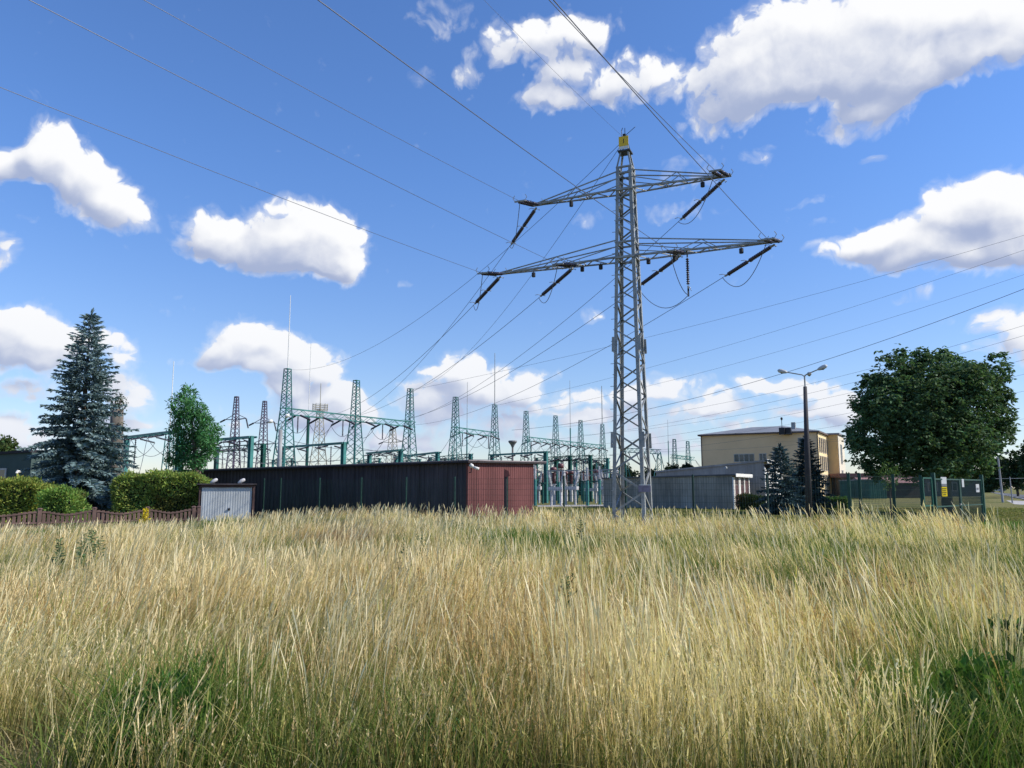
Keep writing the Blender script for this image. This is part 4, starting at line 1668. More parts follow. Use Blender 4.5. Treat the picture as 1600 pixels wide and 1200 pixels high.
rf = b.build('roof', M_ROOFG, yel)
b = MB()
c = at(1240, 668, 150)
b.cbox(c - UP * .5, .75, .75, 3.0, E1)
b.build('chimney', M_STEEL, rf)
for px in (1222, 1232):
    b = MB()
    c = at(px, 672, 147)
    b.cbox(c - UP * .2, 1.0, 1.0, 1.3, E1)
    b.build('roof_unit', M_BLACK, rf)
b = MB()
c = at(1222, 672, 147)
b.tube([c, c + UP * 2.0], .06, 6)
b.tube([c + UP * 1.9, c + UP * 2.05, c + UP * 2.35, c + UP * 2.45], [.1, .22, .22, .1], 8)
b.build('aerial', M_BLACK, rf)
b = MB()
b.tube([Y0 - E2 * .06 + E1 * .06, Y0 - E2 * .06 + E1 * .06 + UP * YH], .09, 6)
b.tube([YB - E2 * .08 + E1 * .1, YB - E2 * .08 + E1 * .1 + UP * YH], .09, 6)
b.build('downpipe', M_BLACK, yel)
M_WFR = mat('white_window_frame', (.42, .40, .38), .5, .08, 4)


def window(parent, o, ux, w, z0, z1, out, mull=1):
    b = MB()
    fr = .10
    o = o + out * .004
    b.box(o + UP * z0, ux * w, out * .06, UP * fr)
    b.box(o + UP * (z1 - fr), ux * w, out * .06, UP * fr)
    for i in range(mull + 2):
        x = (w - fr) * i / (mull + 1)
        b.box(o + ux * x + UP * (z0 + fr + .001), ux * fr, out * .06, UP * (z1 - z0 - 2 * fr - .002))
    f = b.build('window', M_WFR, parent)
    b = MB()
    b.box(o + UP * (z0 + fr) + ux * fr, ux * (w - 2 * fr), out * .025, UP * (z1 - z0 - 2 * fr))
    b.build('pane', M_GLASS, f)
    return f


FO = -E2   # outward of the shaded long side
for (px0, px1, py0, py1, mu) in ((1147, 1179, 709.5, 722, 3), (1186.5, 1198, 708.5, 720, 1), (1207.5, 1222, 707.5, 721, 1), (1248, 1258, 684, 700, 0)):
    def onwall(px):
        u = ray(px, 720)
        u = u / u.y
        s = (u.x * Y0.y - Y0.x) / (-E1.x - u.x * -E1.y)
        return s
    s0, s1 = onwall(px0), onwall(px1)
    pL = Y0 - E1 * s0
    zz1, zz0 = at(px0, py0, pL.y).z, at(px0, py1, pL.y).z
    window(yel, pL, E1, s0 - s1, zz0, zz1, FO, mu)
for (z0, z1) in ((8.3, 11.2), (4.9, 7.7), (1.9, 4.2)):
    for i in range(5):
        window(yel, Y0 + E1 * .09 + E2 * (1.0 + i * 2.3), E2, 1.5, z0, z1, E1, 0)
for i in range(4):
    window(yel, Y0 + E1 * .09 + E2 * (1.4 + i * 2.6), E2, 1.9, .35, 1.3, E1, 1)
# projecting stair block
b = MB()
SB = Y0 + E2 * 11.8 + E1 * .1
b.hexa([SB, SB + E1 * 2.0, SB + E1 * 2.0 + E2 * 9, SB + E2 * 9], [v + UP * (YH + .2) for v in (SB, SB + E1 * 2.0, SB + E1 * 2.0 + E2 * 9, SB + E2 * 9)])
b.build('stair_block', mat('bounce_lit_render', (.74, .50, .22), .9, .08, .4), yel)  # bounced light on the shaded face is put into this stronger yellow
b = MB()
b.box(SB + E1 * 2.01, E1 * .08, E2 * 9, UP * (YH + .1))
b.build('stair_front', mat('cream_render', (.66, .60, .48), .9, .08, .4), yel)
b = MB()
b.cbox(SB + E1 * 1.0 + E2 * 4.5 + UP * (YH + .36), 2.8, 10, .3, E1)
b.build('stair_roof', M_ROOFG, yel)
for (z0, z1) in ((6.4, 10.4), (2.0, 5.2)):
    window(yel, SB + E1 * 2.095 + E2 * 2.5, E2, 2.2, z0, z1, E1, 1)

# buildings far behind the gate
t = thing('far_hall', (0, 0, 0), 'long low reddish hall far behind the gate, partly under the chestnut', 'building')
p = at(1316, 762, 150)
b = MB()
q0 = Vector((p.x, 150, 0))
b.hexa([q0, q0 + Vector((26, -2, 0)), q0 + Vector((26, 8, 0)), q0 + Vector((0, 8, 0))], [v + UP * 3.6 for v in (q0, q0 + Vector((26, -2, 0)), q0 + Vector((26, 8, 0)), q0 + Vector((0, 8, 0)))])
b.build('wall', mat('dim_grey_wall', (.12, .11, .11), .9, .25, .4), t)
b = MB()
v0 = [q0 + Vector((-.6, -.6, 0)), q0 + Vector((26.6, -2.6, 0)), q0 + Vector((26.6, 8.6, 0)), q0 + Vector((-.6, 8.6, 0))]
b.hexa([v + UP * 3.605 for v in v0], [v + UP * 4.4 for v in v0])
b.build('roof', mat('reddish_roof', (.17, .09, .09), .8, .2, .6), t)
for i in range(6):
    window(t, q0 + Vector((1.5 + i * 3.6, -.12 - .277 * i, 0)), Vector((1, -.077, 0)).normalized(), 1.8, 1.0, 2.6, Vector((-.077, -1, 0)).normalized(), 1)
for (px, wpx, Y, h, lab) in ((1345, 22, 118, 2.7, 'left of two green storage containers beyond the gate'), (1372, 26, 112, 2.75, 'right of two green storage containers beyond the gate')):
    t = thing('storage_container', (0, 0, 0), lab, 'container', 'green containers beyond the gate')
    c = at(px, 762, Y)
    w = wpx * Y / 1212
    b = MB()
    ribbed(b, (c.x - w / 2, Y, 0), (c.x + w / 2, Y, 0), .1, h, .1, h, .3, .04, (0, -1, 0))
    ribbed(b, (c.x + w / 2, Y, 0), (c.x + w / 2, Y + 5, 0), .1, h, .1, h, .3, .04, (1, 0, 0))
    ribbed(b, (c.x - w / 2, Y + 5, 0), (c.x - w / 2, Y, 0), .1, h, .1, h, .3, .04, (-1, 0, 0))
    b.build('body', mat('container_green', (.03, .10, .075), .55, .2, 1.5), t)
    b = MB()
    b.box((c.x - w / 2 - .08, Y - .08, h), (w + .16, 0, 0), (0, 5.2, 0), (0, 0, .12))
    b.build('roof', mat('container_roof', (.25, .24, .22), .7, .2, 2), t)
t = thing('garden_shed', (0, 0, 0), 'small shed with a pinkish pitched roof beside the green containers', 'shed')
c = at(1398, 762, 125)
b = MB()
b.box((c.x - 5, 125, 0), (9, 0, 0), (0, 5, 0), (0, 0, 2.4))
b.build('wall', mat('dark_timber', (.05, .045, .04), .9, .2, 2), t)
b = MB()
b.add([(c.x - 5.3, 124.6, 2.42), (c.x + 4.3, 124.6, 2.42), (c.x + 4.3, 130.4, 2.42), (c.x - 5.3, 130.4, 2.42), (c.x - 5.3, 127.5, 3.3), (c.x + 4.3, 127.5, 3.3)], [(0, 1, 5, 4), (2, 3, 4, 5), (1, 2, 5), (3, 0, 4), (3, 2, 1, 0)])
b.build('roof', mat('pinkish_roof', (.30, .17, .16), .8, .15, 1), t)

# dark green house at the left edge
hs_ = thing('green_house', (0, 0, 0), 'flat dark green house wall with a dark window at the left edge', 'house')
hx = at(54, 740, 44).x
b = MB()
hv = [Vector((hx - 9, 46.5, 0)), Vector((hx, 43.6, 0)), Vector((hx + 2.0, 50, 0)), Vector((hx - 7, 53, 0))]
hz = (3.30, 3.62, 3.62, 3.3)
b.hexa(hv, [v + UP * z for v, z in zip(hv, hz)])
b.build('wall', mat('green_render', (.055, .085, .08), .85, .15, .7), hs_)
b = MB()
hd_ = (hv[1] - hv[0]).normalized()
ho = Vector((hd_.y, -hd_.x, 0))
b.hexa([v + ho * .1 + UP * (z + .004) for v, z in zip(hv, hz)], [v + ho * .1 + UP * (z + .16) for v, z in zip(hv, hz)])
b.build('roof', M_ROOFD, hs_)
window(hs_, hv[0] + hd_ * 5.8, hd_, 1.9, 1.6, 2.75, ho, 1)
b = MB()
c = hv[0] + hd_ * 8.85 + ho * .06 + UP * 2.55
b.tube([c, c + ho * .22, c + ho * .30 - UP * .1], [.05, .09, .06], 8)
b.build('wall_lamp', M_WHITE, hs_)

# ------------------------------------------------------------------ double street lamp
SL = at(1263.5, 790, 43)
SL.z = 0
lamp = thing('street_lamp', (0, 0, 0), 'tall dark concrete street lamp with two metal arms before the small spruces', 'lamp')
lean = Vector((.14, 0, 0))
zt = at(1258, 604, 43).z
b = MB()
b.tube([SL, SL + lean * .5 + UP * zt * .5, SL + lean + UP * zt], [.185, .15, .10], 12)
b.build('pole', mat('dark_concrete_pole', (.058, .055, .06), .85, .25, 2.5, bump=.2), lamp, True)
top = SL + lean + UP * zt
b = MB()
jn = top + UP * .62
b.tube([top - UP * .05, jn], .045, 8)
hL, hR = at(1229, 581.5, 43.4), at(1279, 577, 42.5)
hB = at(1266, 583.5, 44.5)
for h in (hL, hR, hB):
    b.tube([jn - UP * .05, jn.lerp(h, .12) + UP * .02, h], .032, 8)
b.build('lamp_arm', M_STEEL, lamp)
for h, d in ((hL, (hL - jn)), (hR, (hR - jn)), (hB, (hB - jn))):
    d = d.normalized()
    if h is hB:
        d = (d * .4 + Vector((0, .9, 0))).normalized()
    b = MB()
    b.tube([h - d * .05, h + d * .08, h + d * .26, h + d * .42, h + d * .50], [.05, .10, .125, .11, .04], 10)
    o = b.build('lamp_head', mat('lamp_shell', (.48, .49, .50), .4, .1, 5), lamp, True)
    b = MB()
    b.tube([h + d * .12 - UP * .05, h + d * .26 - UP * .07, h + d * .38 - UP * .055], [.05, .085, .05], 10)
    b.build('lens', M_GLASS, o, True)

t = thing('park_lamp', (0, 0, 0), 'short lamp post with a cone shaped head before the annex wall', 'lamp')
p = at(1202, 790, 57)
p.z = 0
b = MB()
b.tube([p, p + UP * 3.0], [.06, .045], 8)
b.build('pole', M_BLACK, t)
b = MB()
b.tube([p + UP * 2.95, p + UP * 3.0, p + UP * 3.3, p + UP * 3.34], [.08, .12, .30, .28], 12)
b.build('lamp_head', M_BLACK, t)

# poles by the far road
for (px, pyt, pyb, r, lab, lean_) in ((1567, 712, 785, .13, 'pale leaning light pole on the verge under the chestnut branch', -.12),
                                     (1582, 745, 786, .075, 'thin grey pole with a crossbar right of the pale pole', -.05),
                                     (1590, 738, 770, .10, 'far thin pole beside the road trees', 0),
                                     (1596, 735, 769, .10, 'farthest thin pole at the right edge', 0)):
    g = ground_at(px, pyb)
    z = at(px, pyt, g.y).z
    t = thing('light_pole', (0, 0, 0), lab, 'pole', 'poles by the road')
    b = MB()
    b.tube([g, g + Vector((lean_, 0, z))], [r, r * .7], 8)
    b.build('pole', M_CONC, t)
    b = MB()
    if px == 1582:
        b.bar(g + Vector((-1.6, 0, z * .93)), g + Vector((2.6, 0, z * .95)), .04)
    else:
        b.tube([g + Vector((lean_, 0, z)), g + Vector((lean_ + .5, -.2, z + .25)), g + Vector((lean_ + 1.1, -.4, z + .3))], .05, 6)
    b.build('arm', M_STEEL, t)


def car(loc, ang, col, label):
    """far parked car: body, cabin glass, wheels, lights"""
    t = thing('parked_car', (0, 0, 0), label, 'car', 'cars on the far road')
    prof = [(-2.1, .35), (-2.12, .75), (-1.95, .95), (-1.35, 1.0), (-.75, 1.42), (.65, 1.45), (1.25, 1.02), (2.0, .9), (2.15, .7), (2.12, .35)]
    b = MB()
    n = len(prof)
    vs = [(x, s * (.86 if z < 1.1 else .66), z) for s in (-1, 1) for x, z in prof]
    b.add(vs, [tuple(range(n)), tuple(range(2 * n - 1, n - 1, -1))] + [(i, n + i, n + (i + 1) % n, (i + 1) % n) for i in range(n)])
    b.build('body', mat('car_paint_' + col[0], col[1], .3, .05, 1, spec=.6), t)
    b = MB()
    for s in (-1, 1):
        b.add([(-1.15, s * .81, 1.04), (1.05, s * .81, 1.04), (.6, s * .672, 1.38), (-.7, s * .672, 1.38)], [(0, 1, 2, 3)])
    b.add([(1.27, -.75, 1.045), (1.27, .75, 1.045), (.70, .6, 1.44), (.70, -.6, 1.44)], [(0, 1, 2, 3)])
    b.add([(-1.37, -.75, 1.045), (-1.37, .75, 1.045), (-.80, .6, 1.42), (-.80, -.6, 1.42)], [(0, 1, 2, 3)])
    b.build('window', M_GLASS, t)
    for x in (-1.3, 1.3):
        for s in (-1, 1):
            b = MB()
            b.tube([(x, s * .72, .32), (x, s * .89, .32)], .32, 14)
            w = b.build('wheel', M_BLACK, t)
            b = MB()
            b.tube([(x, s * .88, .32), (x, s * .90, .32)], .19, 10)
            b.build('rim', M_STEEL, w)
    for s in (-1, 1):
        b = MB()
        b.cbox((2.13, s * .6, .72), .06, .35, .14)
        b.build('headlight', M_WHITE, t)
    t.location = loc
    t.rotation_euler.z = ang


for (px, Y, ang, col, lab) in ((1547, 340, 2.6, ('white', (.75, .75, .76)), 'white car on the far road at the foot of the dark trees'),
                               (1556.5, 320, 2.7, ('silver', (.45, .47, .50)), 'silver car on the far road, right of the white one'),
                               (1564, 370, 2.6, ('blue_grey', (.12, .16, .24)), 'dark blue-grey car on the far road behind the silver one')):
    v = at(px, 762, Y)
    car(Vector((v.x, Y, 0.01)), ang, col, lab)

# ------------------------------------------------------------------ trees
def rnd_dirs(n, zmin=-1.0):
    z = nrg.uniform(zmin, 1, n)
    a = nrg.uniform(0, 2 * math.pi, n)
    r = np.sqrt(1 - z * z)
    return np.stack([r * np.cos(a), r * np.sin(a), z], 1)


def pig(n, base, var=.25, yellow=.15):
    """individual leaf pigments"""
    c = np.array(base)[None, :] * (1 + nrg.normal(0, var, (n, 1))).clip(.45, 1.8)
    c[:, 0] *= 1 + nrg.normal(0, yellow, n)
    return c.clip(.004, 1)


def spruce(name, H, Rb, label, base, dens=1.0, cat='tree', group=None, leafw=.11):
    t = thing(name, (0, 0, 0), label, cat, group)
    b = MB()
    b.tube([(0, 0, 0), (0, 0, H * .5), (0, 0, H * .97)], [H * .022, H * .013, .012], 8)
    b.build('trunk', M_BARK, t)
    C, D, S = [], [], []
    z = H * .03
    while z < H * .99:
        f = 1 - z / H
        rad = Rb * (f ** .82) * rng.uniform(.88, 1.08) + .05
        nb = max(4, int((7 + 6 * f) * dens * rng.uniform(.8, 1.1)))
        a0 = rng.uniform(0, 6.28)
        for k in range(nb):
            a = a0 + 2 * math.pi * k / nb + rng.uniform(-.25, .25)
            L = rad * rng.choice((rng.uniform(.55, .8), rng.uniform(.85, 1.2), rng.uniform(.9, 1.1)))
            o = Vector((math.cos(a), math.sin(a), 0))
            s = Vector((-o.y, o.x, 0))
            rise, droop = (.15 + .35 * (1 - f)) * L, (.42 * f + .10) * L
            zb = z + rng.uniform(-.12, .12) * (.4 + f)
            bp = lambda u: o * (L * u) + UP * (zb + rise * u - droop * u * u * (1.35 - .45 * u))
            nt_ = max(4, int(L / .12 * dens))
            for i in range(nt_):
                u = .18 + .82 * (i + rng.random()) / nt_
                p = bp(u)
                tl = (.20 + .34 * L * (1 - u) * .6) * rng.uniform(.7, 1.2)
                for sg in (-1, 1):
                    d = (o * rng.uniform(.5, .9) + s * sg * rng.uniform(.5, 1.0) + UP * rng.uniform(-.35, .12)).normalized()
                    C.append(p); D.append(d); S.append(tl)
                if rng.random() < .65:
                    C.append(p)
                    D.append((o * .35 + s * rng.uniform(-.4, .4) - UP * rng.uniform(.3, .9)).normalized())
                    S.append(tl * .75)
                if rng.random() < .5:
                    C.append(p)
                    D.append((o * .8 + UP * rng.uniform(.15, .5)).normalized())
                    S.append(tl * .6)
            C.append(bp(.9)); D.append((o + UP * .12).normalized()); S.append(.30)
        z += (.19 + .15 * f) * (H / 9.8) ** .5
    for k in range(14):
        C.append(Vector((0, 0, H * (.93 + .005 * k)))); D.append(Vector((rng.uniform(-.5, .5), rng.uniform(-.5, .5), .8)).normalized()); S.append(.3)
    C, D, S = np.array([tuple(v) for v in C]), np.array([tuple(v) for v in D]), np.array(S)
    # two crossed blades per twig
    C2, D2, S2 = np.concatenate([C, C]), unit(np.concatenate([D, D]) + nrg.normal(0, .08, (2 * len(C), 3))), np.concatenate([S, S])
    col = pig(len(C2), base, .22, .05)
    leaves('crown', C2, D2, S2, .30, col, M_NEEDLE, t)
    return t


sp = spruce('blue_spruce', at(125, 487, 36).z, 3.05, 'large blue spruce standing behind the brown picket fence', (.165, .24, .255), 1.15)
q = gp(122, 36)
sp.location = q
s2 = spruce('blue_spruce', at(1222, 697, 48).z, 1.75, 'small blue spruce left of the street lamp, in front of the annex', (.075, .125, .135), 1.0, group='small spruces by the street lamp')
s2.location = gp(1221, 48)
s3 = spruce('blue_spruce', at(1257, 684, 51).z, 1.75, 'taller dark spruce directly behind the street lamp pole', (.042, .075, .078), 1.0, group='small spruces by the street lamp')
s3.location = gp(1262, 51)


def limb(mb, p, q, r0, r1, n=5, wob=.1):
    pts = [p.lerp(q, i / n) + Vector((rng.uniform(-wob, wob), rng.uniform(-wob, wob), 0)) * math.sin(math.pi * i / n) for i in range(n + 1)]
    mb.tube(pts, [r0 + (r1 - r0) * i / n for i in range(n + 1)], 8)


def lobe_crown(lobes, per, leaf, asp, base, palmate=0, droop=.5, shell=(.55, 1.05), var=.3, clump=9, spread=.13):
    """leaf clusters scattered through the volume of uneven lobes"""
    C, D, S = [], [], []
    for (x, y, z, r) in lobes:
        n = int(per * (r ** 2))
        d = rnd_dirs(n)
        rad = r * (shell[0] + (shell[1] - shell[0]) * nrg.random(n) ** .6)
        w = np.array([x, y, z]) + d * rad[:, None] * np.array([1, 1, .85])
        # clumps: pull points towards nearby twig ends
        ntw = max(6, n // clump)
        tw = np.array([x, y, z]) + rnd_dirs(ntw) * r * nrg.uniform(.75, 1.22, (ntw, 1))
        idx = nrg.integers(0, len(tw), n)
        near = nrg.random(n) < .82
        w[near] = tw[idx[near]] + nrg.normal(0, spread * r ** .5, (near.sum(), 3))
        if palmate:
            for k in range(palmate):
                a = 2 * math.pi * k / palmate + nrg.uniform(0, 6.28, n)
                dd = np.stack([np.cos(a), np.sin(a), -droop + nrg.normal(0, .25, n)], 1)
                dd = unit(dd + d * .55)
                C.append(w); D.append(dd); S.append(leaf * nrg.uniform(.7, 1.15, n))
        else:
            dd = unit(d * .8 + nrg.normal(0, .6, (n, 3)) + np.array([0, 0, -droop * .5]))
            C.append(w); D.append(dd); S.append(leaf * nrg.uniform(.6, 1.3, n))
    C, D, S = np.concatenate(C), np.concatenate(D), np.concatenate(S)
    return C, D, S, pig(len(C), base, var)


# the chestnut
TY = 50.0
ch = thing('chestnut_tree', (0, 0, 0), 'big dark green chestnut tree with a broad uneven crown behind the gate', 'tree')
lob = []
for (px, py, r, dy) in ((1425, 568, 26, 0), (1440, 590, 36, .5), (1392, 592, 36, -.5), (1362, 622, 34, 0), (1352, 648, 26, -1), (1345, 700, 22, -1.5),
                        (1370, 670, 44, -1.0), (1405, 640, 50, -1.5), (1455, 625, 54, -1.5), (1505, 630, 50, -1.0), (1545, 600, 34, 0), (1556, 572, 24, .5), (1520, 590, 32, .5),
                        (1550, 650, 32, .5), (1568, 672, 16, .5), (1538, 684, 34, 0), (1500, 690, 52, -1.5), (1440, 695, 56, -1.5), (1390, 705, 40, -1), (1375, 728, 22, -1.5), (1512, 722, 30, -.5),
                        (1420, 640, 60, 2), (1500, 650, 64, 2.2), (1460, 680, 70, 1.5), (1490, 580, 30, 1.5), (1405, 560, 16, .3), (1455, 556, 16, 0),
                        (1505, 722, 24, -1), (1430, 716, 32, -.5), (1368, 595, 20, 0), (1564, 622, 18, 0), (1340, 672, 18, -.6), (1478, 592, 36, -.6), (1476, 566, 18, 0), (1500, 605, 40, -1.2)):
    c = at(px, py, TY + dy)
    lob.append((c.x, c.y, c.z, r * TY / 1212 * .87))
C, D, S, col = lobe_crown(lob, 330, .27, .42, (.088, .155, .070), 5, .6, (.45, 1.2), .3, 22, .17)
leaves('crown', C, D, S, .42, col, M_LEAF, ch)
tb = gp(1478, TY)
b = MB()
limb(b, tb, tb + Vector((.05, 0, 3.0)), .36, .27, 5, .05)
for (x, y, z, r) in lob[::2]:
    s = tb + Vector((.05, 0, rng.uniform(2.2, 3.0)))
    limb(b, s, Vector((x, y, z)), .15, .03, 6, .25)
b.build('trunk', M_BARK, ch, True)
bl = at(1405, 712, TY)
# brighter sapling before it
sap = thing('young_tree', (0, 0, 0), 'light green young tree in front of the dark foot of the chestnut', 'tree')
lo2 = []
for (px, py, r) in ((1390, 732, 11), (1384, 742, 11), (1397, 744, 11), (1390, 752, 12)):
    c = at(px, py, 42)
    lo2.append((c.x, c.y, c.z, r * 42 / 1212))
C, D, S, col = lobe_crown(lo2, 900, .13, .5, (.10, .17, .05), 0, .4)
leaves('crown', C, D, S, .5, col, M_LEAF, sap)
b = MB()
g = gp(1390, 42)
limb(b, g, at(1390, 742, 42), .05, .02)
b.build('trunk', M_BARK, sap)

# trimmed tall tree by the garage
cy = thing('pollarded_tree', (0, 0, 0), 'bright green feathery tree with a bare trunk beside the left end of the garage', 'tree')
lo3 = []
for (px, py, r) in ((296, 618, 10), (288, 634, 16), (308, 640, 15), (276, 646, 9), (298, 662, 22), (322, 672, 16), (288, 690, 18), (272, 710, 12), (306, 700, 22), (328, 688, 12), (288, 724, 13), (310, 720, 12), (296, 607, 5), (335, 676, 8), (264, 720, 6), (318, 655, 10), (325, 708, 9), (277, 668, 8), (340, 690, 5)):
    c = at(px, py, 38.5)
    lo3.append((c.x, c.y + rng.uniform(-.4, .4), c.z, r * 38.5 / 1212))
C, D, S, col = lobe_crown(lo3, 3000, .20, .24, (.085, .23, .085), 0, .1, (.2, 1.25))
leaves('crown', C, D, S, .28, col, M_LEAF, cy)
b = MB()
g = gp(306, 38.5)
limb(b, g, at(308, 735, 38.5), .24, .20, 5, .03)
limb(b, g + UP * 2, at(298, 640, 38.5), .17, .03, 6, .1)
limb(b, g + UP * 2.2, at(322, 680, 38.5), .10, .03, 5, .1)
limb(b, g + UP * 2.2, at(280, 690, 38.5), .10, .03, 5, .1)
b.build('trunk', M_BARK, cy, True)

# cut-off trunk with a leafy tuft
ct = thing('topped_trunk', (0, 0, 0), 'thick topped tree trunk with a leafy tuft on its top beside the large spruce', 'tree')
b = MB()
g = gp(180, 41)
limb(b, g, at(183, 640, 41), .40, .33, 6, .05)
for k in range(6):
    tpt = at(183, 640, 41)
    limb(b, tpt - UP * .2, tpt + Vector((rng.uniform(-.35, .35), rng.uniform(-.3, .3), rng.uniform(.3, .7))), .10, .03, 3, .03)
b.build('trunk', mat('grey_bark', (.16, .14, .12), .95, .4, 4, bump=.7), ct, True)
lo4 = []
for (px, py, r) in ((178, 627, 8), (188, 625, 8), (183, 620, 7), (191, 634, 6), (176, 680, 5), (190, 664, 5)):
    c = at(px, py, 40.8)
    lo4.append((c.x, c.y, c.z, r * 41 / 1212))
C, D, S, col = lobe_crown(lo4, 1500, .12, .5, (.055, .085, .045), 0, .4, (.3, 1.1))
leaves('crown', C, D, S, .5, col, M_LEAF, ct)


def hedge(label, x0, x1, py_top, Y, depth, base, lumps=.16, dens=560, name='clipped_hedge'):
    """hedge between two pixel columns at depth Y: dense sprays over an uneven block"""
    a, c = at(x0, py_top, Y), at(x1, py_top, Y)
    h = a.z
    L = c.x - a.x
    n = int(dens * (L * h + L * depth + depth * h * 2))
    t = nrg.random(n)
    which = nrg.random(n)
    A1, A2 = L * h, L * depth
    tot = A1 + A2 + 2 * depth * h
    P = np.zeros((n, 3))
    f = which < A1 / tot
    tp = (which >= A1 / tot) & (which < (A1 + A2) / tot)
    sd = which >= (A1 + A2) / tot
    u, v = nrg.random(n), nrg.random(n)
    P[f] = np.stack([u[f] * L, np.zeros(f.sum()), v[f] * h], 1)
    P[tp] = np.stack([u[tp] * L, v[tp] * depth, np.full(tp.sum(), h)], 1)
    P[sd] = np.stack([np.where(u[sd] > .5, L, 0), v[sd] * depth, nrg.random(sd.sum()) * h], 1)
    ctr = np.array([L / 2, depth / 2, h * .45])
    out = unit(P - ctr + 1e-6)
    out[f] = unit(out[f] + np.array([0, -1.0, .2]))
    out[tp] = unit(out[tp] * .5 + np.array([0, -.2, 1.0]))
    bump = (fbm2(P[:, 0] * 1.6 + a.x, P[:, 2] * 1.8 + P[:, 1] * 1.3, 5) - .5) * lumps * 4
    P += out * (bump - nrg.random(n) * .22)[:, None]
    # rounded ends
    end = np.minimum(P[:, 0], L - P[:, 0]).clip(0, .3) / .3
    P[:, 2] -= (1 - end) * .12 * h * (P[:, 2] / h)
    P += np.array([a.x, Y, 0])
    D = unit(out * .7 + nrg.normal(0, .5, (n, 3)) + np.array([0, 0, .25]))
    tone = fbm2(P[:, 0] * 2.2, P[:, 2] * 2.4 + P[:, 1], 9)
    col = pig(n, base, .25)
    col *= (.7 + .6 * tone)[:, None]
    brown = fbm2(P[:, 0] * .9, P[:, 2] * 1.1, 21) > .66
    col[brown] = col[brown] * .4 + np.array([.11, .075, .03]) * .6
    t_ = thing(name, (0, 0, 0), label, 'hedge', 'hedges behind the picket fence' if Y < 40 else None)
    leaves('foliage', P, D, nrg.uniform(.09, .2, n), .34, col, M_LEAF, t_)
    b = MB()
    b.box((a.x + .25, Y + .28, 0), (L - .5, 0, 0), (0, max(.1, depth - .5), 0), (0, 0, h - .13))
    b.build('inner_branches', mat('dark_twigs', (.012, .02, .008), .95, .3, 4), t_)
    return t_


hedge('yellow-green clipped hedge at the left edge, in front of the green house', -40, 62, 752, 32.5, 1.6, (.30, .36, .08))
hedge('rounded green bush between the left hedge and the foot of the large spruce', 60, 110, 766, 31.5, 1.4, (.20, .31, .075), .2)
hedge('tall clipped hedge with brownish patches between the spruce and the tin shed', 176, 314, 741.5, 34.5, 1.5, (.235, .31, .078))
hedge('small dark boxy shrub beside the brown doors of the low building', 1158, 1196, 774, 57.5, 1.6, (.030, .060, .018), .08, 300, 'box_shrub')
hedge('low green hedge under the yellow building, right of the dark spruce', 1288, 1330, 777, 62, 1.5, (.06, .13, .03), .08, 220, 'low_hedge')


# generic far trees
def far_tree(px, ptop, Y, wpx, label, base, name='leafy_tree', group='trees on the horizon', sm=1.0):
    t = thing(name, (0, 0, 0), label, 'tree', group)
    c = at(px, ptop, Y)
    H = c.z
    w = wpx * Y / 1212 / 2
    lobes = []
    for k in range(11):
        a = rng.uniform(0, 6.28)
        rr = rng.uniform(.0, .65) * w
        zz = H * rng.uniform(.42, .84)
        r = min(w * rng.uniform(.35, .55), H - zz + .1 * H)
        lobes.append((rr * math.cos(a), rr * math.sin(a), zz, r))
    lobes.append((0, 0, H - w * .35, w * .38))
    lobes.append((0, 0, H * .35, w * .6))
    n0 = sum(l[3] ** 2 for l in lobes)
    C, D, S, col = lobe_crown(lobes, 2600 / n0 * sm, max(.3, Y * .0045), .55, base, 0, .4, (.3, 1.05))
    leaves('crown', C, D, S, .6, col, M_LEAF, t)
    b = MB()
    limb(b, Vector((0, 0, 0)), Vector((0, 0, H * .75)), H * .03, H * .01)
    b.build('trunk', M_BARK, t)
    t.location = (c.x, Y, 0)
    return t


far_tree(5, 680, 95, 46, 'light green tree rising over the green house at the left edge', (.075, .11, .035))
far_tree(-35, 690, 100, 50, 'light green tree just outside the left edge', (.07, .10, .035))
for (px, pt, Y, w, lab) in ((1548, 722, 260, 34, 'low dark tree over the far cars, nearest the chestnut'),
                            (1562, 716, 240, 40, 'dark tree behind the pale leaning pole'),
                            (1585, 706, 150, 46, 'mid green tree right of the pale leaning pole'),
                            (1604, 690, 120, 44, 'tall dark tree cut by the right edge'),
                            (1640, 690, 130, 60, 'dark tree beyond the right edge'),
                            (1530, 738, 270, 40, 'dark tree glimpsed between the gate and the far road')):
    far_tree(px, pt, Y, w, lab, (.030, .058, .024))
for (px, pt, Y, w, lab) in ((935, 729, 150, 40, 'dark tree behind the pale insulators left of the pylon foot'),
                            (905, 742, 165, 46, 'dark low tree behind the middle of the switchyard gap'),
                            (868, 744, 170, 46, 'dark low tree at the left of the switchyard gap'),
                            (840, 748, 175, 40, 'dark low tree seen just beside the garage end'),
                            (975, 733, 160, 44, 'dark tree behind the left foot of the pylon'),
                            (1012, 738, 165, 40, 'dark tree seen through the pylon foot'),
                            (1050, 728, 165, 34, 'dark bushy tree under the two slim masts, left one'),
                            (1072, 726, 160, 34, 'dark bushy tree under the two slim masts, right one'),
                            (1330, 745, 170, 44, 'dark tree behind the far hall, left one'),
                            (1410, 742, 165, 60, 'dark tree behind the garden shed'),
                            (1450, 745, 160, 60, 'dark tree behind the chestnut trunk'),
                            (1500, 745, 165, 60, 'dark tree behind the yellow sign of the gate')):
    far_tree(px, pt, Y, w, lab, (.030, .050, .030))

# ------------------------------------------------------------------ the field of tall grass
def fence_y(x):
    return 37.0 - 1.25 * (x + 11.03) / 2.166


def right_edge(y):
    return 7.3 + (y - 11.9) * .60 + (fbm2(y * .6, y * 0 + 3.3, 31) - .5) * 4.0


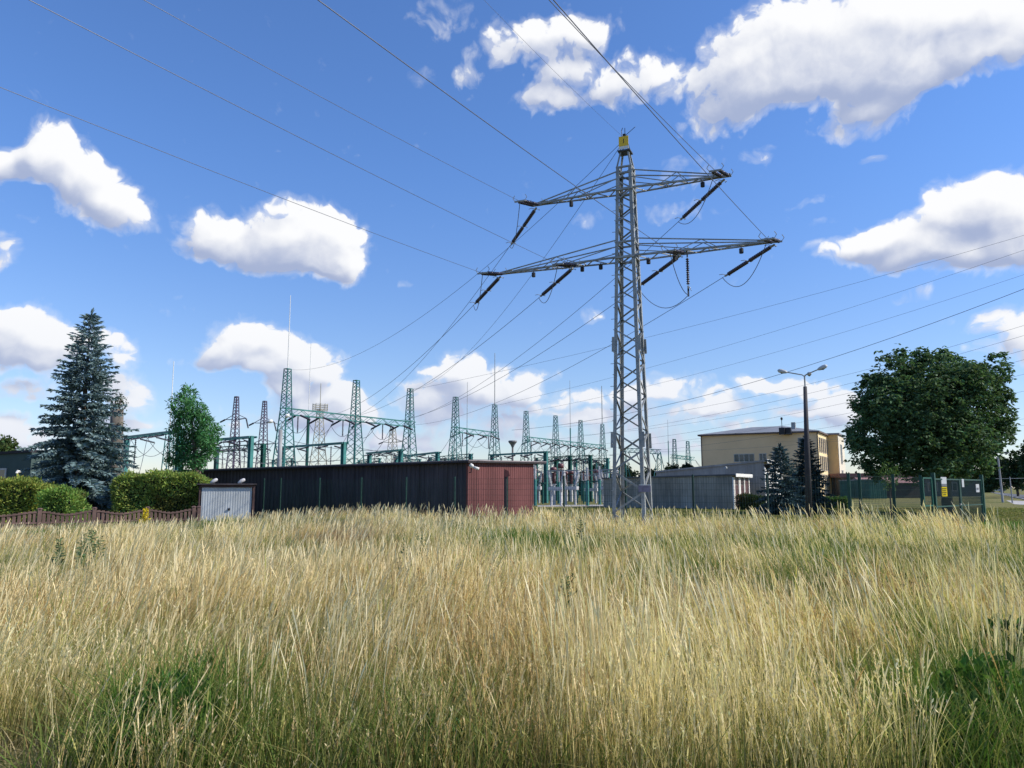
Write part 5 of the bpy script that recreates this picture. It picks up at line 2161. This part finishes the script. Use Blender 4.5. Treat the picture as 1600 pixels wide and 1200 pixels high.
def in_field(x, y):
    ok = (y < fence_y(x) - .28)
    left = BF0.y + (x - BF0.x) * (BF1.y - BF0.y) / (BF1.x - BF0.x) - .25
    ok &= (x > BF1.x) | (y < left)
    ok &= ~((x > sL - .35) & (x < sR + .35) & (y > sY - .25))
    ok &= y > 4.15 + (fbm2(x * 1.3, x * 0 + 1.1, 17) - .5) * .5
    bare = (x < -2.55 + (vnoise(y * 3, y * 0, 4) - .5) * .5) & (y < 5.0 + (vnoise(x * 2, x * 0, 8) - .5) * .5)
    ok &= ~bare
    # open ground round the pylon legs stays grown over, but not inside the steel
    return ok


PATCH = [  # X, Y, radius X, radius Y, amount of green
    (-2.1, 4.95, .7, .58, 1.0), (-.35, 5.2, .6, .6, .45), (2.9, 5.2, .9, 1.2, .8), (3.6, 7.0, .8, 2.2, .7), (-3.4, 6.6, .8, .9, .35),
    (3.4, 14.5, 1.2, 1.1, .85), (1.3, 16, .6, 1, .5), (5.2, 13, 1.0, 1.6, .8), (6.2, 15, 1.2, 2.0, .55), (-1.6, 18, 1.5, 1.0, .5), (-8, 20, 3, 2.0, .45), (-8.5, 13, 1.4, .9, .6), (-1.3, 22, 1.0, .7, .8), (1.6, 23, .7, .9, .55), (-5.8, 15.2, 1.3, .8, .35), (.8, 12.4, .8, .7, .4), (3.2, 22, 2, 2, .3), (6.5, 20, 1.2, 2, .4),
]
PURPLE = [(-3.9, 18.3, 1.1, .8), (2.9, 9.6, 1.1, 1.4), (-2.6, 11, 1.0, .8)]


def green_at(x, y):
    g = (fbm2(x * .42 + 5, y * .42, 2) - .50) * 2.1 + (fbm2(x * 1.4, y * 1.4, 12) - .5) * 1.0 + .16
    g = g * np.clip(.45 + (y - 5) * .12, .45, 1)
    for (a, b_, rx, ry, k) in PATCH:
        g = np.maximum(g, k * np.exp(-((x - a) / rx) ** 2 - ((y - b_) / ry) ** 2) * 1.15)
    g = np.maximum(g, .5 * np.exp(-((y - 4.35) / .32) ** 2))
    near_tall = np.exp(-((x - .85) / .85) ** 2 - ((y - 5.1) / 1.0) ** 2)
    return (g * (1 - .85 * near_tall)).clip(0, 1)


def purple_at(x, y):
    g = np.zeros_like(x)
    for (a, b_, rx, ry) in PURPLE:
        g = np.maximum(g, np.exp(-((x - a) / rx) ** 2 - ((y - b_) / ry) ** 2))
    return g


def scatter(y0, y1, dens):
    xm = .80 * y1 + 2.0
    n = int(dens * (y1 - y0) * 2 * xm)
    x, y = nrg.uniform(-xm, xm, n), nrg.uniform(y0, y1, n)
    k = np.abs(x) < .80 * y + 2.0
    return x[k], y[k]


def ribbons(x, y, h, w, lx, ly, prof, tt, base, mid, tip, power=1.7, z0=0.0):
    """curved blades from root positions; returns vertices, quads, pigments"""
    n = len(x)
    m = len(tt)
    yaw = nrg.uniform(0, math.pi, n)
    px, py = np.cos(yaw), np.sin(yaw)
    V = np.zeros((n, m, 2, 3))
    Cc = np.zeros((n, m, 2, 3))
    for k, (t, pr) in enumerate(zip(tt, prof)):
        b = t ** power
        cx, cy_ = x + lx * h * b, y + ly * h * b
        cz = z0 + h * (t - .35 * (lx * lx + ly * ly) * b)
        hw = w * pr * .5
        V[:, k, 0] = np.stack([cx - px * hw, cy_ - py * hw, cz], 1)
        V[:, k, 1] = np.stack([cx + px * hw, cy_ + py * hw, cz], 1)
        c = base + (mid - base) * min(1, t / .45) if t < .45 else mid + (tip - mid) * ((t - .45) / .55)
        Cc[:, k, 0] = c
        Cc[:, k, 1] = c
    i = np.arange(n)[:, None] * (2 * m)
    q = []
    for k in range(m - 1):
        q.append(np.concatenate([i + 2 * k, i + 2 * k + 1, i + 2 * k + 3, i + 2 * k + 2], 1))
    Q = np.stack(q, 1).reshape(-1, 4)
    return V.reshape(-1, 3), Q, Cc.reshape(-1, 3)


class Pile:
    def __init__(self):
        self.V, self.Q, self.C, self.n = [], [], [], 0

    def add(self, r):
        V, Q, C = r
        self.V.append(V)
        self.Q.append(Q + self.n)
        self.C.append(C)
        self.n += len(V)

    def build(self, name):
        return fast_mesh(name, np.concatenate(self.V), np.concatenate(self.Q), M_STRAW, None, np.concatenate(self.C))


def leanfield(x, y, n):
    lx = -.17 * np.tanh((x - .3) / np.maximum(2.0, y * .25)) + (fbm2(x * .5, y * .5, 41) - .5) * .35 + nrg.normal(0, .13, n)
    ly = (fbm2(x * .5, y * .5, 47) - .5) * .3 + nrg.normal(0, .13, n)
    return lx, ly


def mixc(a, b_, f):
    return np.array(a)[None, :] * (1 - f[:, None]) + np.array(b_)[None, :] * f[:, None]


pile = Pile()
spk_C, spk_D, spk_S, spk_col = [], [], [], []
GRASS_DENS = 1.0
BANDS = [(4.0, 6.5, 1100), (6.5, 9.5, 900), (9.5, 14, 740), (14, 20, 560), (20, 28, 420), (28, 44, 280)]
for (y0, y1, dn) in BANDS:
    x, y = scatter(y0, y1, dn * GRASS_DENS)
    k = in_field(x, y) & (x < right_edge(y) + nrg.normal(0, .6, len(x)))
    x, y = x[k], y[k]
    # bunches: most stalks grow in tufts that share height, tone and splay
    n = len(x)
    nt_ = max(8, int(n / (26 if y1 < 10 else 18)))
    pick = nrg.integers(0, n, nt_)
    tx, ty = x[pick], y[pick]
    tr_ = nrg.uniform(.05, .15, nt_) * (1 + .02 * y0)
    t_h, t_tone, t_dry = nrg.uniform(.66, 1.25, nt_), nrg.random(nt_), nrg.random(nt_)
    tid = nrg.integers(0, nt_, n)
    inn = nrg.random(n) < .70
    ox, oy = nrg.normal(0, 1, n), nrg.normal(0, 1, n)
    x = np.where(inn, tx[tid] + ox * tr_[tid], x)
    y = np.where(inn, ty[tid] + oy * tr_[tid], y)
    g, pu = green_at(x, y), purple_at(x, y)
    tall = np.exp(-((x - .85) / .80) ** 2 - ((y - 5.1) / .95) ** 2)
    big = np.clip((fbm2(x * .9 + 3, y * .9, 91) - .30) * 2.4, 0, 1)
    keep = in_field(x, y) & (nrg.random(n) < (1.0 - .80 * g) * (.34 + .66 * big - .22 * tall))
    x, y, g, pu, tall, big, tid, inn, ox, oy = [v[keep] for v in (x, y, g, pu, tall, big, tid, inn, ox, oy)]
    n = len(x)
    h = (.36 + .34 * fbm2(x * .33, y * .33, 61) + .22 * big) * nrg.uniform(.62, 1.12, n)
    h *= np.where(inn, t_h[tid], nrg.uniform(.6, 1.0, n))
    low = 1 / (1 + np.exp((x + 9.5) * .9)) * np.clip((y - 14) / 9, 0, 1)
    h *= 1 - .52 * low
    h *= 1 + .22 * np.exp(-((x - 11) / 3.0) ** 2 - ((y - 21) / 5) ** 2)
    h = np.minimum(h, 1.08) * (1 + .34 * tall)
    w = np.maximum(.0034, .00054 * y) * nrg.uniform(.7, 1.35, n)
    lx, ly = leanfield(x, y, n)
    lx = lx * (1 - .7 * tall) + np.where(inn, ox * .10, 0)
    ly = ly + np.where(inn, oy * .10, 0)
    tone = np.where(inn, .62 * t_tone[tid] + .38 * nrg.random(n), nrg.random(n))
    dry = np.where(inn, .6 * t_dry[tid] + .4 * nrg.random(n), nrg.random(n)) > .14 + .5 * g - .25 * tall
    pale = np.clip(fbm2(x * .55 + 9, y * .55, 101) * 1.5 - .25 + .5 * tall, 0, 1)
    tip = mixc((.60, .45, .23), (1.0, .87, .58), (tone * .6 + pale * .4))
    tip = np.where((nrg.random(n) < .60 * (1 - pale) ** 1.5)[:, None], mixc((.40, .26, .12), (.66, .47, .24), tone), tip)
    tip = np.where((~dry)[:, None], mixc((.34, .36, .11), (.68, .60, .26), tone), tip)
    tip = tip * (1 - pu[:, None] * .75) + np.array([.28, .175, .145]) * pu[:, None] * .75
    tip = tip.clip(0, .95)
    mid = tip * np.array([.97, .95, .80])
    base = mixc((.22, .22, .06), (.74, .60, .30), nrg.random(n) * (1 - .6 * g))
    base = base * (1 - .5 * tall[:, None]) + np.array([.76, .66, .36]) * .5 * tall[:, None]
    heads = nrg.random(n) < .55
    a = heads
    hd = 2.3 if y1 < 10 else (1.6 if y1 < 15 else 1.25)
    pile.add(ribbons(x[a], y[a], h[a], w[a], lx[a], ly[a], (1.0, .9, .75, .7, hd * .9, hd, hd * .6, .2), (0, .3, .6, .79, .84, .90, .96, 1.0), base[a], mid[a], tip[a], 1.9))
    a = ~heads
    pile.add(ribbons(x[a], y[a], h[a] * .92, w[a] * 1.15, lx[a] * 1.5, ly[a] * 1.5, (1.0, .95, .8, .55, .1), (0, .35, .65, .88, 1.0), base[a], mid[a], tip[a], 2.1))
    # spikelets on the nearest heads
    if y1 <= 9.6:
        a = np.where(heads & (nrg.random(n) < .8))[0]
        for j in range(6):
            t = nrg.uniform(.80, .99, len(a))
            b_ = t ** 1.9
            P = np.stack([x[a] + lx[a] * h[a] * b_, y[a] + ly[a] * h[a] * b_, h[a] * (t - .35 * (lx[a] ** 2 + ly[a] ** 2) * b_)], 1)
            d = unit(np.stack([lx[a] * 1.5 + nrg.normal(0, .5, len(a)), ly[a] * 1.5 + nrg.normal(0, .5, len(a)), np.full(len(a), 1.1)], 1))
            spk_C.append(P)
            spk_D.append(d)
            spk_S.append(nrg.uniform(.014, .034, len(a)))
            spk_col.append(tip[a] * nrg.uniform(.85, 1.1, (len(a), 1)))
    # green and fading leaves below
    x, y = scatter(y0, y1, dn * .95 * GRASS_DENS)
    k = in_field(x, y) & (x < right_edge(y) + .3)
    x, y = x[k], y[k]
    g = green_at(x, y)
    keep = nrg.random(len(x)) < .42 + .58 * g
    x, y, g = x[keep], y[keep], g[keep]
    n = len(x)
    h = (.24 + .26 * fbm2(x * .8, y * .8, 71) + .30 * g) * nrg.uniform(.6, 1.3, n)
    h *= 1 - .35 / (1 + np.exp((x + 9.5) * .9)) * np.clip((y - 14) / 9, 0, 1)
    w = np.maximum(.0062, .0009 * y) * nrg.uniform(.6, 1.4, n)
    lx, ly = nrg.normal(0, .45, n), nrg.normal(0, .45, n)
    f = (nrg.random(n) * .8 + .45 - g).clip(0, 1)
    tip = mixc((.095, .18, .034), (.42, .35, .15), f)
    mid = mixc((.085, .17, .028), (.28, .25, .09), f)
    base = mixc((.05, .09, .018), (.17, .15, .06), f)
    pile.add(ribbons(x, y, h, w, lx, ly, (.8, 1.0, .85, .5, .05), (0, .3, .6, .85, 1.0), base, mid, tip, 2.0))
# pale bunches of tall straw in the near field
bc = [(nrg.uniform(.05, 1.75), nrg.uniform(4.5, 6.2), nrg.uniform(.98, 1.2)) for _ in range(17)]
bc += [(nrg.uniform(-2.2, -.2), nrg.uniform(4.8, 7.5), nrg.uniform(.75, 1.0)) for _ in range(10)]
bc += [(nrg.uniform(1.8, 4.6), nrg.uniform(5.0, 8.5), nrg.uniform(.85, 1.1)) for _ in range(14)]
bc += [(nrg.uniform(-5.5, 5.5), nrg.uniform(7.5, 12), nrg.uniform(.8, 1.05)) for _ in range(40)]
for (bx, by, bh) in bc:
    n = int(nrg.integers(10, 30))
    x, y = bx + nrg.normal(0, .085, n), by + nrg.normal(0, .085, n)
    h = bh * nrg.uniform(.62, 1.06, n)
    lx0, ly0 = leanfield(np.full(1, bx), np.full(1, by), 1)
    lx, ly = lx0 * .6 + (x - bx) * .45 + nrg.normal(0, .05, n), ly0 * .6 + (y - by) * .45 + nrg.normal(0, .05, n)
    tone = nrg.random(n)
    tip = mixc((.62, .49, .28), (.95, .86, .62), tone)
    w = np.full(n, max(.0040, .0006 * by)) * nrg.uniform(.7, 1.3, n)
    pile.add(ribbons(x, y, h, w, lx, ly, (1.0, .95, .85, .75, 1.9, 2.1, 1.3, .2), (0, .3, .6, .79, .84, .90, .96, 1.0), tip * np.array([.75, .74, .52]), tip * np.array([1, .98, .92]), tip, 1.9))
# stragglers that stand above the sward
for (y0, y1, dn) in ((5, 9, 26), (9, 14, 18), (14, 20, 12), (20, 36, 9)):
    x, y = scatter(y0, y1, dn)
    k = in_field(x, y) & (x < right_edge(y))
    x, y = x[k], y[k]
    k = nrg.random(len(x)) < np.clip((fbm2(x * .9, y * .9, 131) - .30) * 3, 0, 1)
    x, y = x[k], y[k]
    n = len(x)
    low = 1 / (1 + np.exp((x + 9.5) * .9)) * np.clip((y - 14) / 9, 0, 1)
    h = nrg.uniform(.80, 1.12, n) * (1 - .5 * low) * (1 + .20 * np.clip((x - 6) / 5, 0, 1))
    w = np.maximum(.0034, .00056 * y)
    lx, ly = leanfield(x, y, n)
    tone = nrg.random(n)
    tip = mixc((.66, .53, .30), (.95, .85, .60), tone)
    pile.add(ribbons(x, y, h, w * nrg.uniform(.8, 1.3, n), lx * 1.1, ly, (1.0, .9, .75, .7, 1.5, 1.6, 1.1, .2), (0, .3, .6, .80, .85, .90, .96, 1.0), tip * np.array([.7, .75, .5]), tip * .95, tip, 1.9))
tag(pile.build('tall_grass'), kind='stuff')
C, D, S, col = np.concatenate(spk_C), np.concatenate(spk_D), np.concatenate(spk_S), np.concatenate(spk_col)
tag(leaves('grass_seed_heads', C, D, S, .28, col.clip(0, .85), M_STRAW), kind='stuff')

# green grass right of the field and short dry grass on the trodden corner
pile = Pile()
for (y0, y1, dn) in ((3.6, 6, 600), (6, 12, 420), (12, 20, 240), (20, 31.2, 150)):
    x, y = scatter(y0, y1, dn)
    k = (x > right_edge(y) - .5) & (x < .80 * y + 2) & (y < 31.2) & ((x > 15.5) | (y < fence_y(x) - .3) | (y < 23.8)) & ((y > 5) | (x > 2.4))
    x, y = x[k], y[k]
    n = len(x)
    h = (.22 + .22 * fbm2(x * .8, y * .8, 77)) * nrg.uniform(.6, 1.3, n)
    w = np.maximum(.006, .0014 * y) * nrg.uniform(.6, 1.4, n)
    f = nrg.random(n) ** 2
    pile.add(ribbons(x, y, h, w, nrg.normal(0, .4, n), nrg.normal(0, .4, n), (.8, 1.0, .85, .5, .05), (0, .3, .6, .85, 1.0),
                     mixc((.06, .12, .02), (.14, .16, .05), f), mixc((.08, .18, .03), (.20, .24, .07), f), mixc((.11, .23, .04), (.34, .34, .13), f), 2.0))
x, y = scatter(3.6, 5.4, 900)
k = (x < -2.2) | (y < 4.4)
x, y = x[k], y[k]
n = len(x)
f = nrg.random(n)
pile.add(ribbons(x, y, nrg.uniform(.05, .22, n), np.full(n, .006), nrg.normal(0, .9, n), nrg.normal(0, .9, n), (.8, 1, .85, .5, .05), (0, .3, .6, .85, 1.0),
                 mixc((.14, .13, .06), (.32, .26, .14), f), mixc((.2, .18, .08), (.46, .38, .22), f), mixc((.2, .2, .08), (.52, .43, .25), f), 1.6))
# mown lawn behind the fence
for (y0, y1, dn) in ((24, 34, 120), (34, 48, 60), (48, 64, 26)):
    xm = .72 * y1
    m_ = int(dn * (y1 - y0) * (xm - 0))
    x, y = nrg.uniform(0, xm, m_), nrg.uniform(y0, y1, m_)
    k = (y > fence_y(x) + .3) & (x < .74 * y + 2)
    k &= ~((y > 30.4) & (y < 33.6) & (x > 15.4))
    lw = Vector((0, 0, 0))
    # keep clear of the low building
    rel = (x - N0.x) * E1.x + (y - N0.y) * E1.y
    rl2 = (x - N0.x) * E2.x + (y - N0.y) * E2.y
    k &= ~((rel < .3) & (rel > -LN - .2) & (rl2 > -.1))
    x, y = x[k], y[k]
    n = len(x)
    f = (fbm2(x * .35, y * .35, 15) * 1.2 - .1 + nrg.normal(0, .2, n)).clip(0, 1)
    pile.add(ribbons(x, y, nrg.uniform(.03, .08, n), .0018 * y, nrg.normal(0, .5, n), nrg.normal(0, .5, n), (1, .9, .1), (0, .5, 1.0),
                     mixc((.10, .13, .035), (.24, .20, .08), f), mixc((.13, .18, .05), (.30, .26, .11), f), mixc((.15, .20, .055), (.36, .31, .14), f), 1.6))
tag(pile.build('short_grass'), kind='stuff')

# low green herbs in the near field
C, D, S, K = [], [], [], []
for (px, py, z, r, hh, nn, leaf, colr) in ((262, 1150, .15, .42, .42, 5200, .05, (.05, .12, .028)), (310, 1090, .15, .26, .40, 1800, .05, (.05, .115, .03)), (215, 1190, .1, .25, .30, 1500, .05, (.06, .13, .03)),
                                          (1545, 1120, .2, .34, .50, 1600, .085, (.065, .135, .03)), (1490, 1160, .15, .26, .36, 900, .075, (.06, .13, .03)), (1585, 1040, .2, .30, .52, 900, .085, (.06, .12, .03)),
                                          (735, 1060, .1, .18, .26, 900, .05, (.05, .11, .03)), (690, 1170, .1, .2, .22, 800, .05, (.05, .12, .03)), (1330, 925, .3, .6, .5, 1500, .08, (.045, .085, .03)),
                                          (1420, 930, .3, .5, .5, 1200, .08, (.045, .085, .03)), (1115, 868, .35, .8, .5, 1500, .10, (.05, .09, .03)), (1080, 880, .35, .5, .4, 900, .1, (.05, .09, .035)),
                                          (713, 822, .45, .5, .45, 700, .12, (.045, .10, .03)), (500, 872, .3, .7, .35, 900, .10, (.06, .10, .035)), (890, 830, .4, .4, .5, 600, .12, (.05, .10, .03))):
    c = ground_at(px, py, z)
    nn = int(nn)
    d = rnd_dirs(nn, 0)
    rad = nrg.random(nn) ** .45
    P = np.array([c.x, c.y, 0]) + d * rad[:, None] * np.array([r, r, hh])
    P[:, 2] += nrg.uniform(.0, .1, nn)
    C.append(P)
    D.append(unit(d * .6 + nrg.normal(0, .6, (nn, 3)) + np.array([0, 0, .15])))
    S.append(leaf * nrg.uniform(.5, 1.3, nn))
    K.append(pig(nn, colr, .3))
tag(leaves('green_herbs', np.concatenate(C), np.concatenate(D), np.concatenate(S), .42, np.concatenate(K), M_LEAF), kind='stuff')


def weed(px, Y, H, label, col, group='tall weeds standing in the grass', name='tall_weed'):
    """upright weed: stem and tiers of narrow leaves"""
    t = thing(name, (0, 0, 0), label, 'weed', group)
    p = gp(px, Y)
    b = MB()
    top = p + Vector((rng.uniform(-.06, .06), rng.uniform(-.05, .05), H))
    b.tube([p, p.lerp(top, .5) + Vector((.02, 0, 0)), top], [.011, .009, .004], 6)
    C, D, S = [], [], []
    for s in range(4):
        z = H * (.45 + .12 * s)
        a = rng.uniform(0, 6.28)
        q = p.lerp(top, .45 + .12 * s)
        e = q + Vector((math.cos(a) * .14, math.sin(a) * .14, .16))
        b.tube([q, e], [.005, .003], 5)
        for i in range(8):
            C.append(q.lerp(e, .3 + .7 * i / 7)); D.append(Vector((rng.uniform(-1, 1), rng.uniform(-1, 1), rng.uniform(0, .8))).normalized()); S.append(rng.uniform(.04, .08))
    for i in range(70):
        u = .25 + .75 * i / 69
        a = i * 2.4
        C.append(p.lerp(top, u)); D.append(Vector((math.cos(a), math.sin(a), rng.uniform(-.2, .7))).normalized()); S.append(.16 * (1.15 - u) + .035)
    b.build('stem', mat('weed_stem', (.10, .13, .05), .8, .2, 5), t)
    leaves('leaves', np.array([tuple(v) for v in C]), np.array([tuple(v) for v in D]), np.array(S), .3, pig(len(C), col, .2), M_LEAF, t)
    return t


for (px, Y, H, lab) in ((99, 11.4, .92, 'leftmost dark green weed rising above the pale grass near the left fence'),
                        (133, 11.0, .90, 'dark green weed, second from the left, above the pale grass'),
                        (139, 12.2, .95, 'bushy green weed beside the second of the left weeds'),
                        (153, 11.8, 1.02, 'tallest green weed of the left group, below the hedge corner'),
                        (166, 11.6, .93, 'rightmost green weed of the left group'),
                        (662, 12.8, .88, 'grey-green weed in the middle distance below the maroon wall'),
                        (628, 11.2, .80, 'low grey-green weed left of the middle one'),
                        (905, 17.0, 1.0, 'green weed standing below the gap beside the garage'),
                        (880, 8.2, .74, 'pale green weed among the tall straw stems in the middle')):
    weed(px, Y, H, lab, (.085, .14, .065))
# yellow flower spike at the brown fence
yf = thing('yellow_flower_spike', (0, 0, 0), 'bright yellow flowering spike standing against a brown fence post', 'plant')
p = gp(230, 27.8)
b = MB()
b.tube([p, p + UP * .88], [.012, .006], 6)
b.build('stem', MATS['weed_stem'], yf)
n = 420
u = nrg.random(n)
wd = np.where(u < .45, .16, .05 + .05 * (1 - u))
d = rnd_dirs(n)
P = np.array([p.x, p.y, .30]) + np.stack([d[:, 0] * wd, d[:, 1] * wd, u * .62], 1)
leaves('flowers', P, d, np.full(n, .055), .7, pig(n, (.62, .50, .03), .15, .05), M_LEAF, yf)

# ------------------------------------------------------------------ settle every thing's origin at its own base
bpy.context.view_layer.update()


def descend(o):
    for c in o.children:
        yield c
        yield from descend(c)


for o in [o for o in sc.objects if o.parent is None and o.type in ('EMPTY', 'MESH')]:
    if o.location.length > 1e-6 or o.get('kind') in ('structure', 'stuff'):
        continue
    lo, hi = Vector((1e9,) * 3), Vector((-1e9,) * 3)
    for c in ([o] if o.type == 'MESH' else list(descend(o))):
        if c.type != 'MESH':
            continue
        M = c.matrix_world
        for v in c.bound_box:
            w = M @ Vector(v)
            lo = Vector(map(min, lo, w))
            hi = Vector(map(max, hi, w))
    if hi.x < lo.x:
        continue
    base = Vector(((lo.x + hi.x) / 2, (lo.y + hi.y) / 2, lo.z))
    if o.type == 'MESH':
        if o.data.users == 1:
            o.data.transform(Matrix.Translation(-base))
            o.location = base
    else:
        o.location = base
        for c in o.children:
            c.location = c.location - base
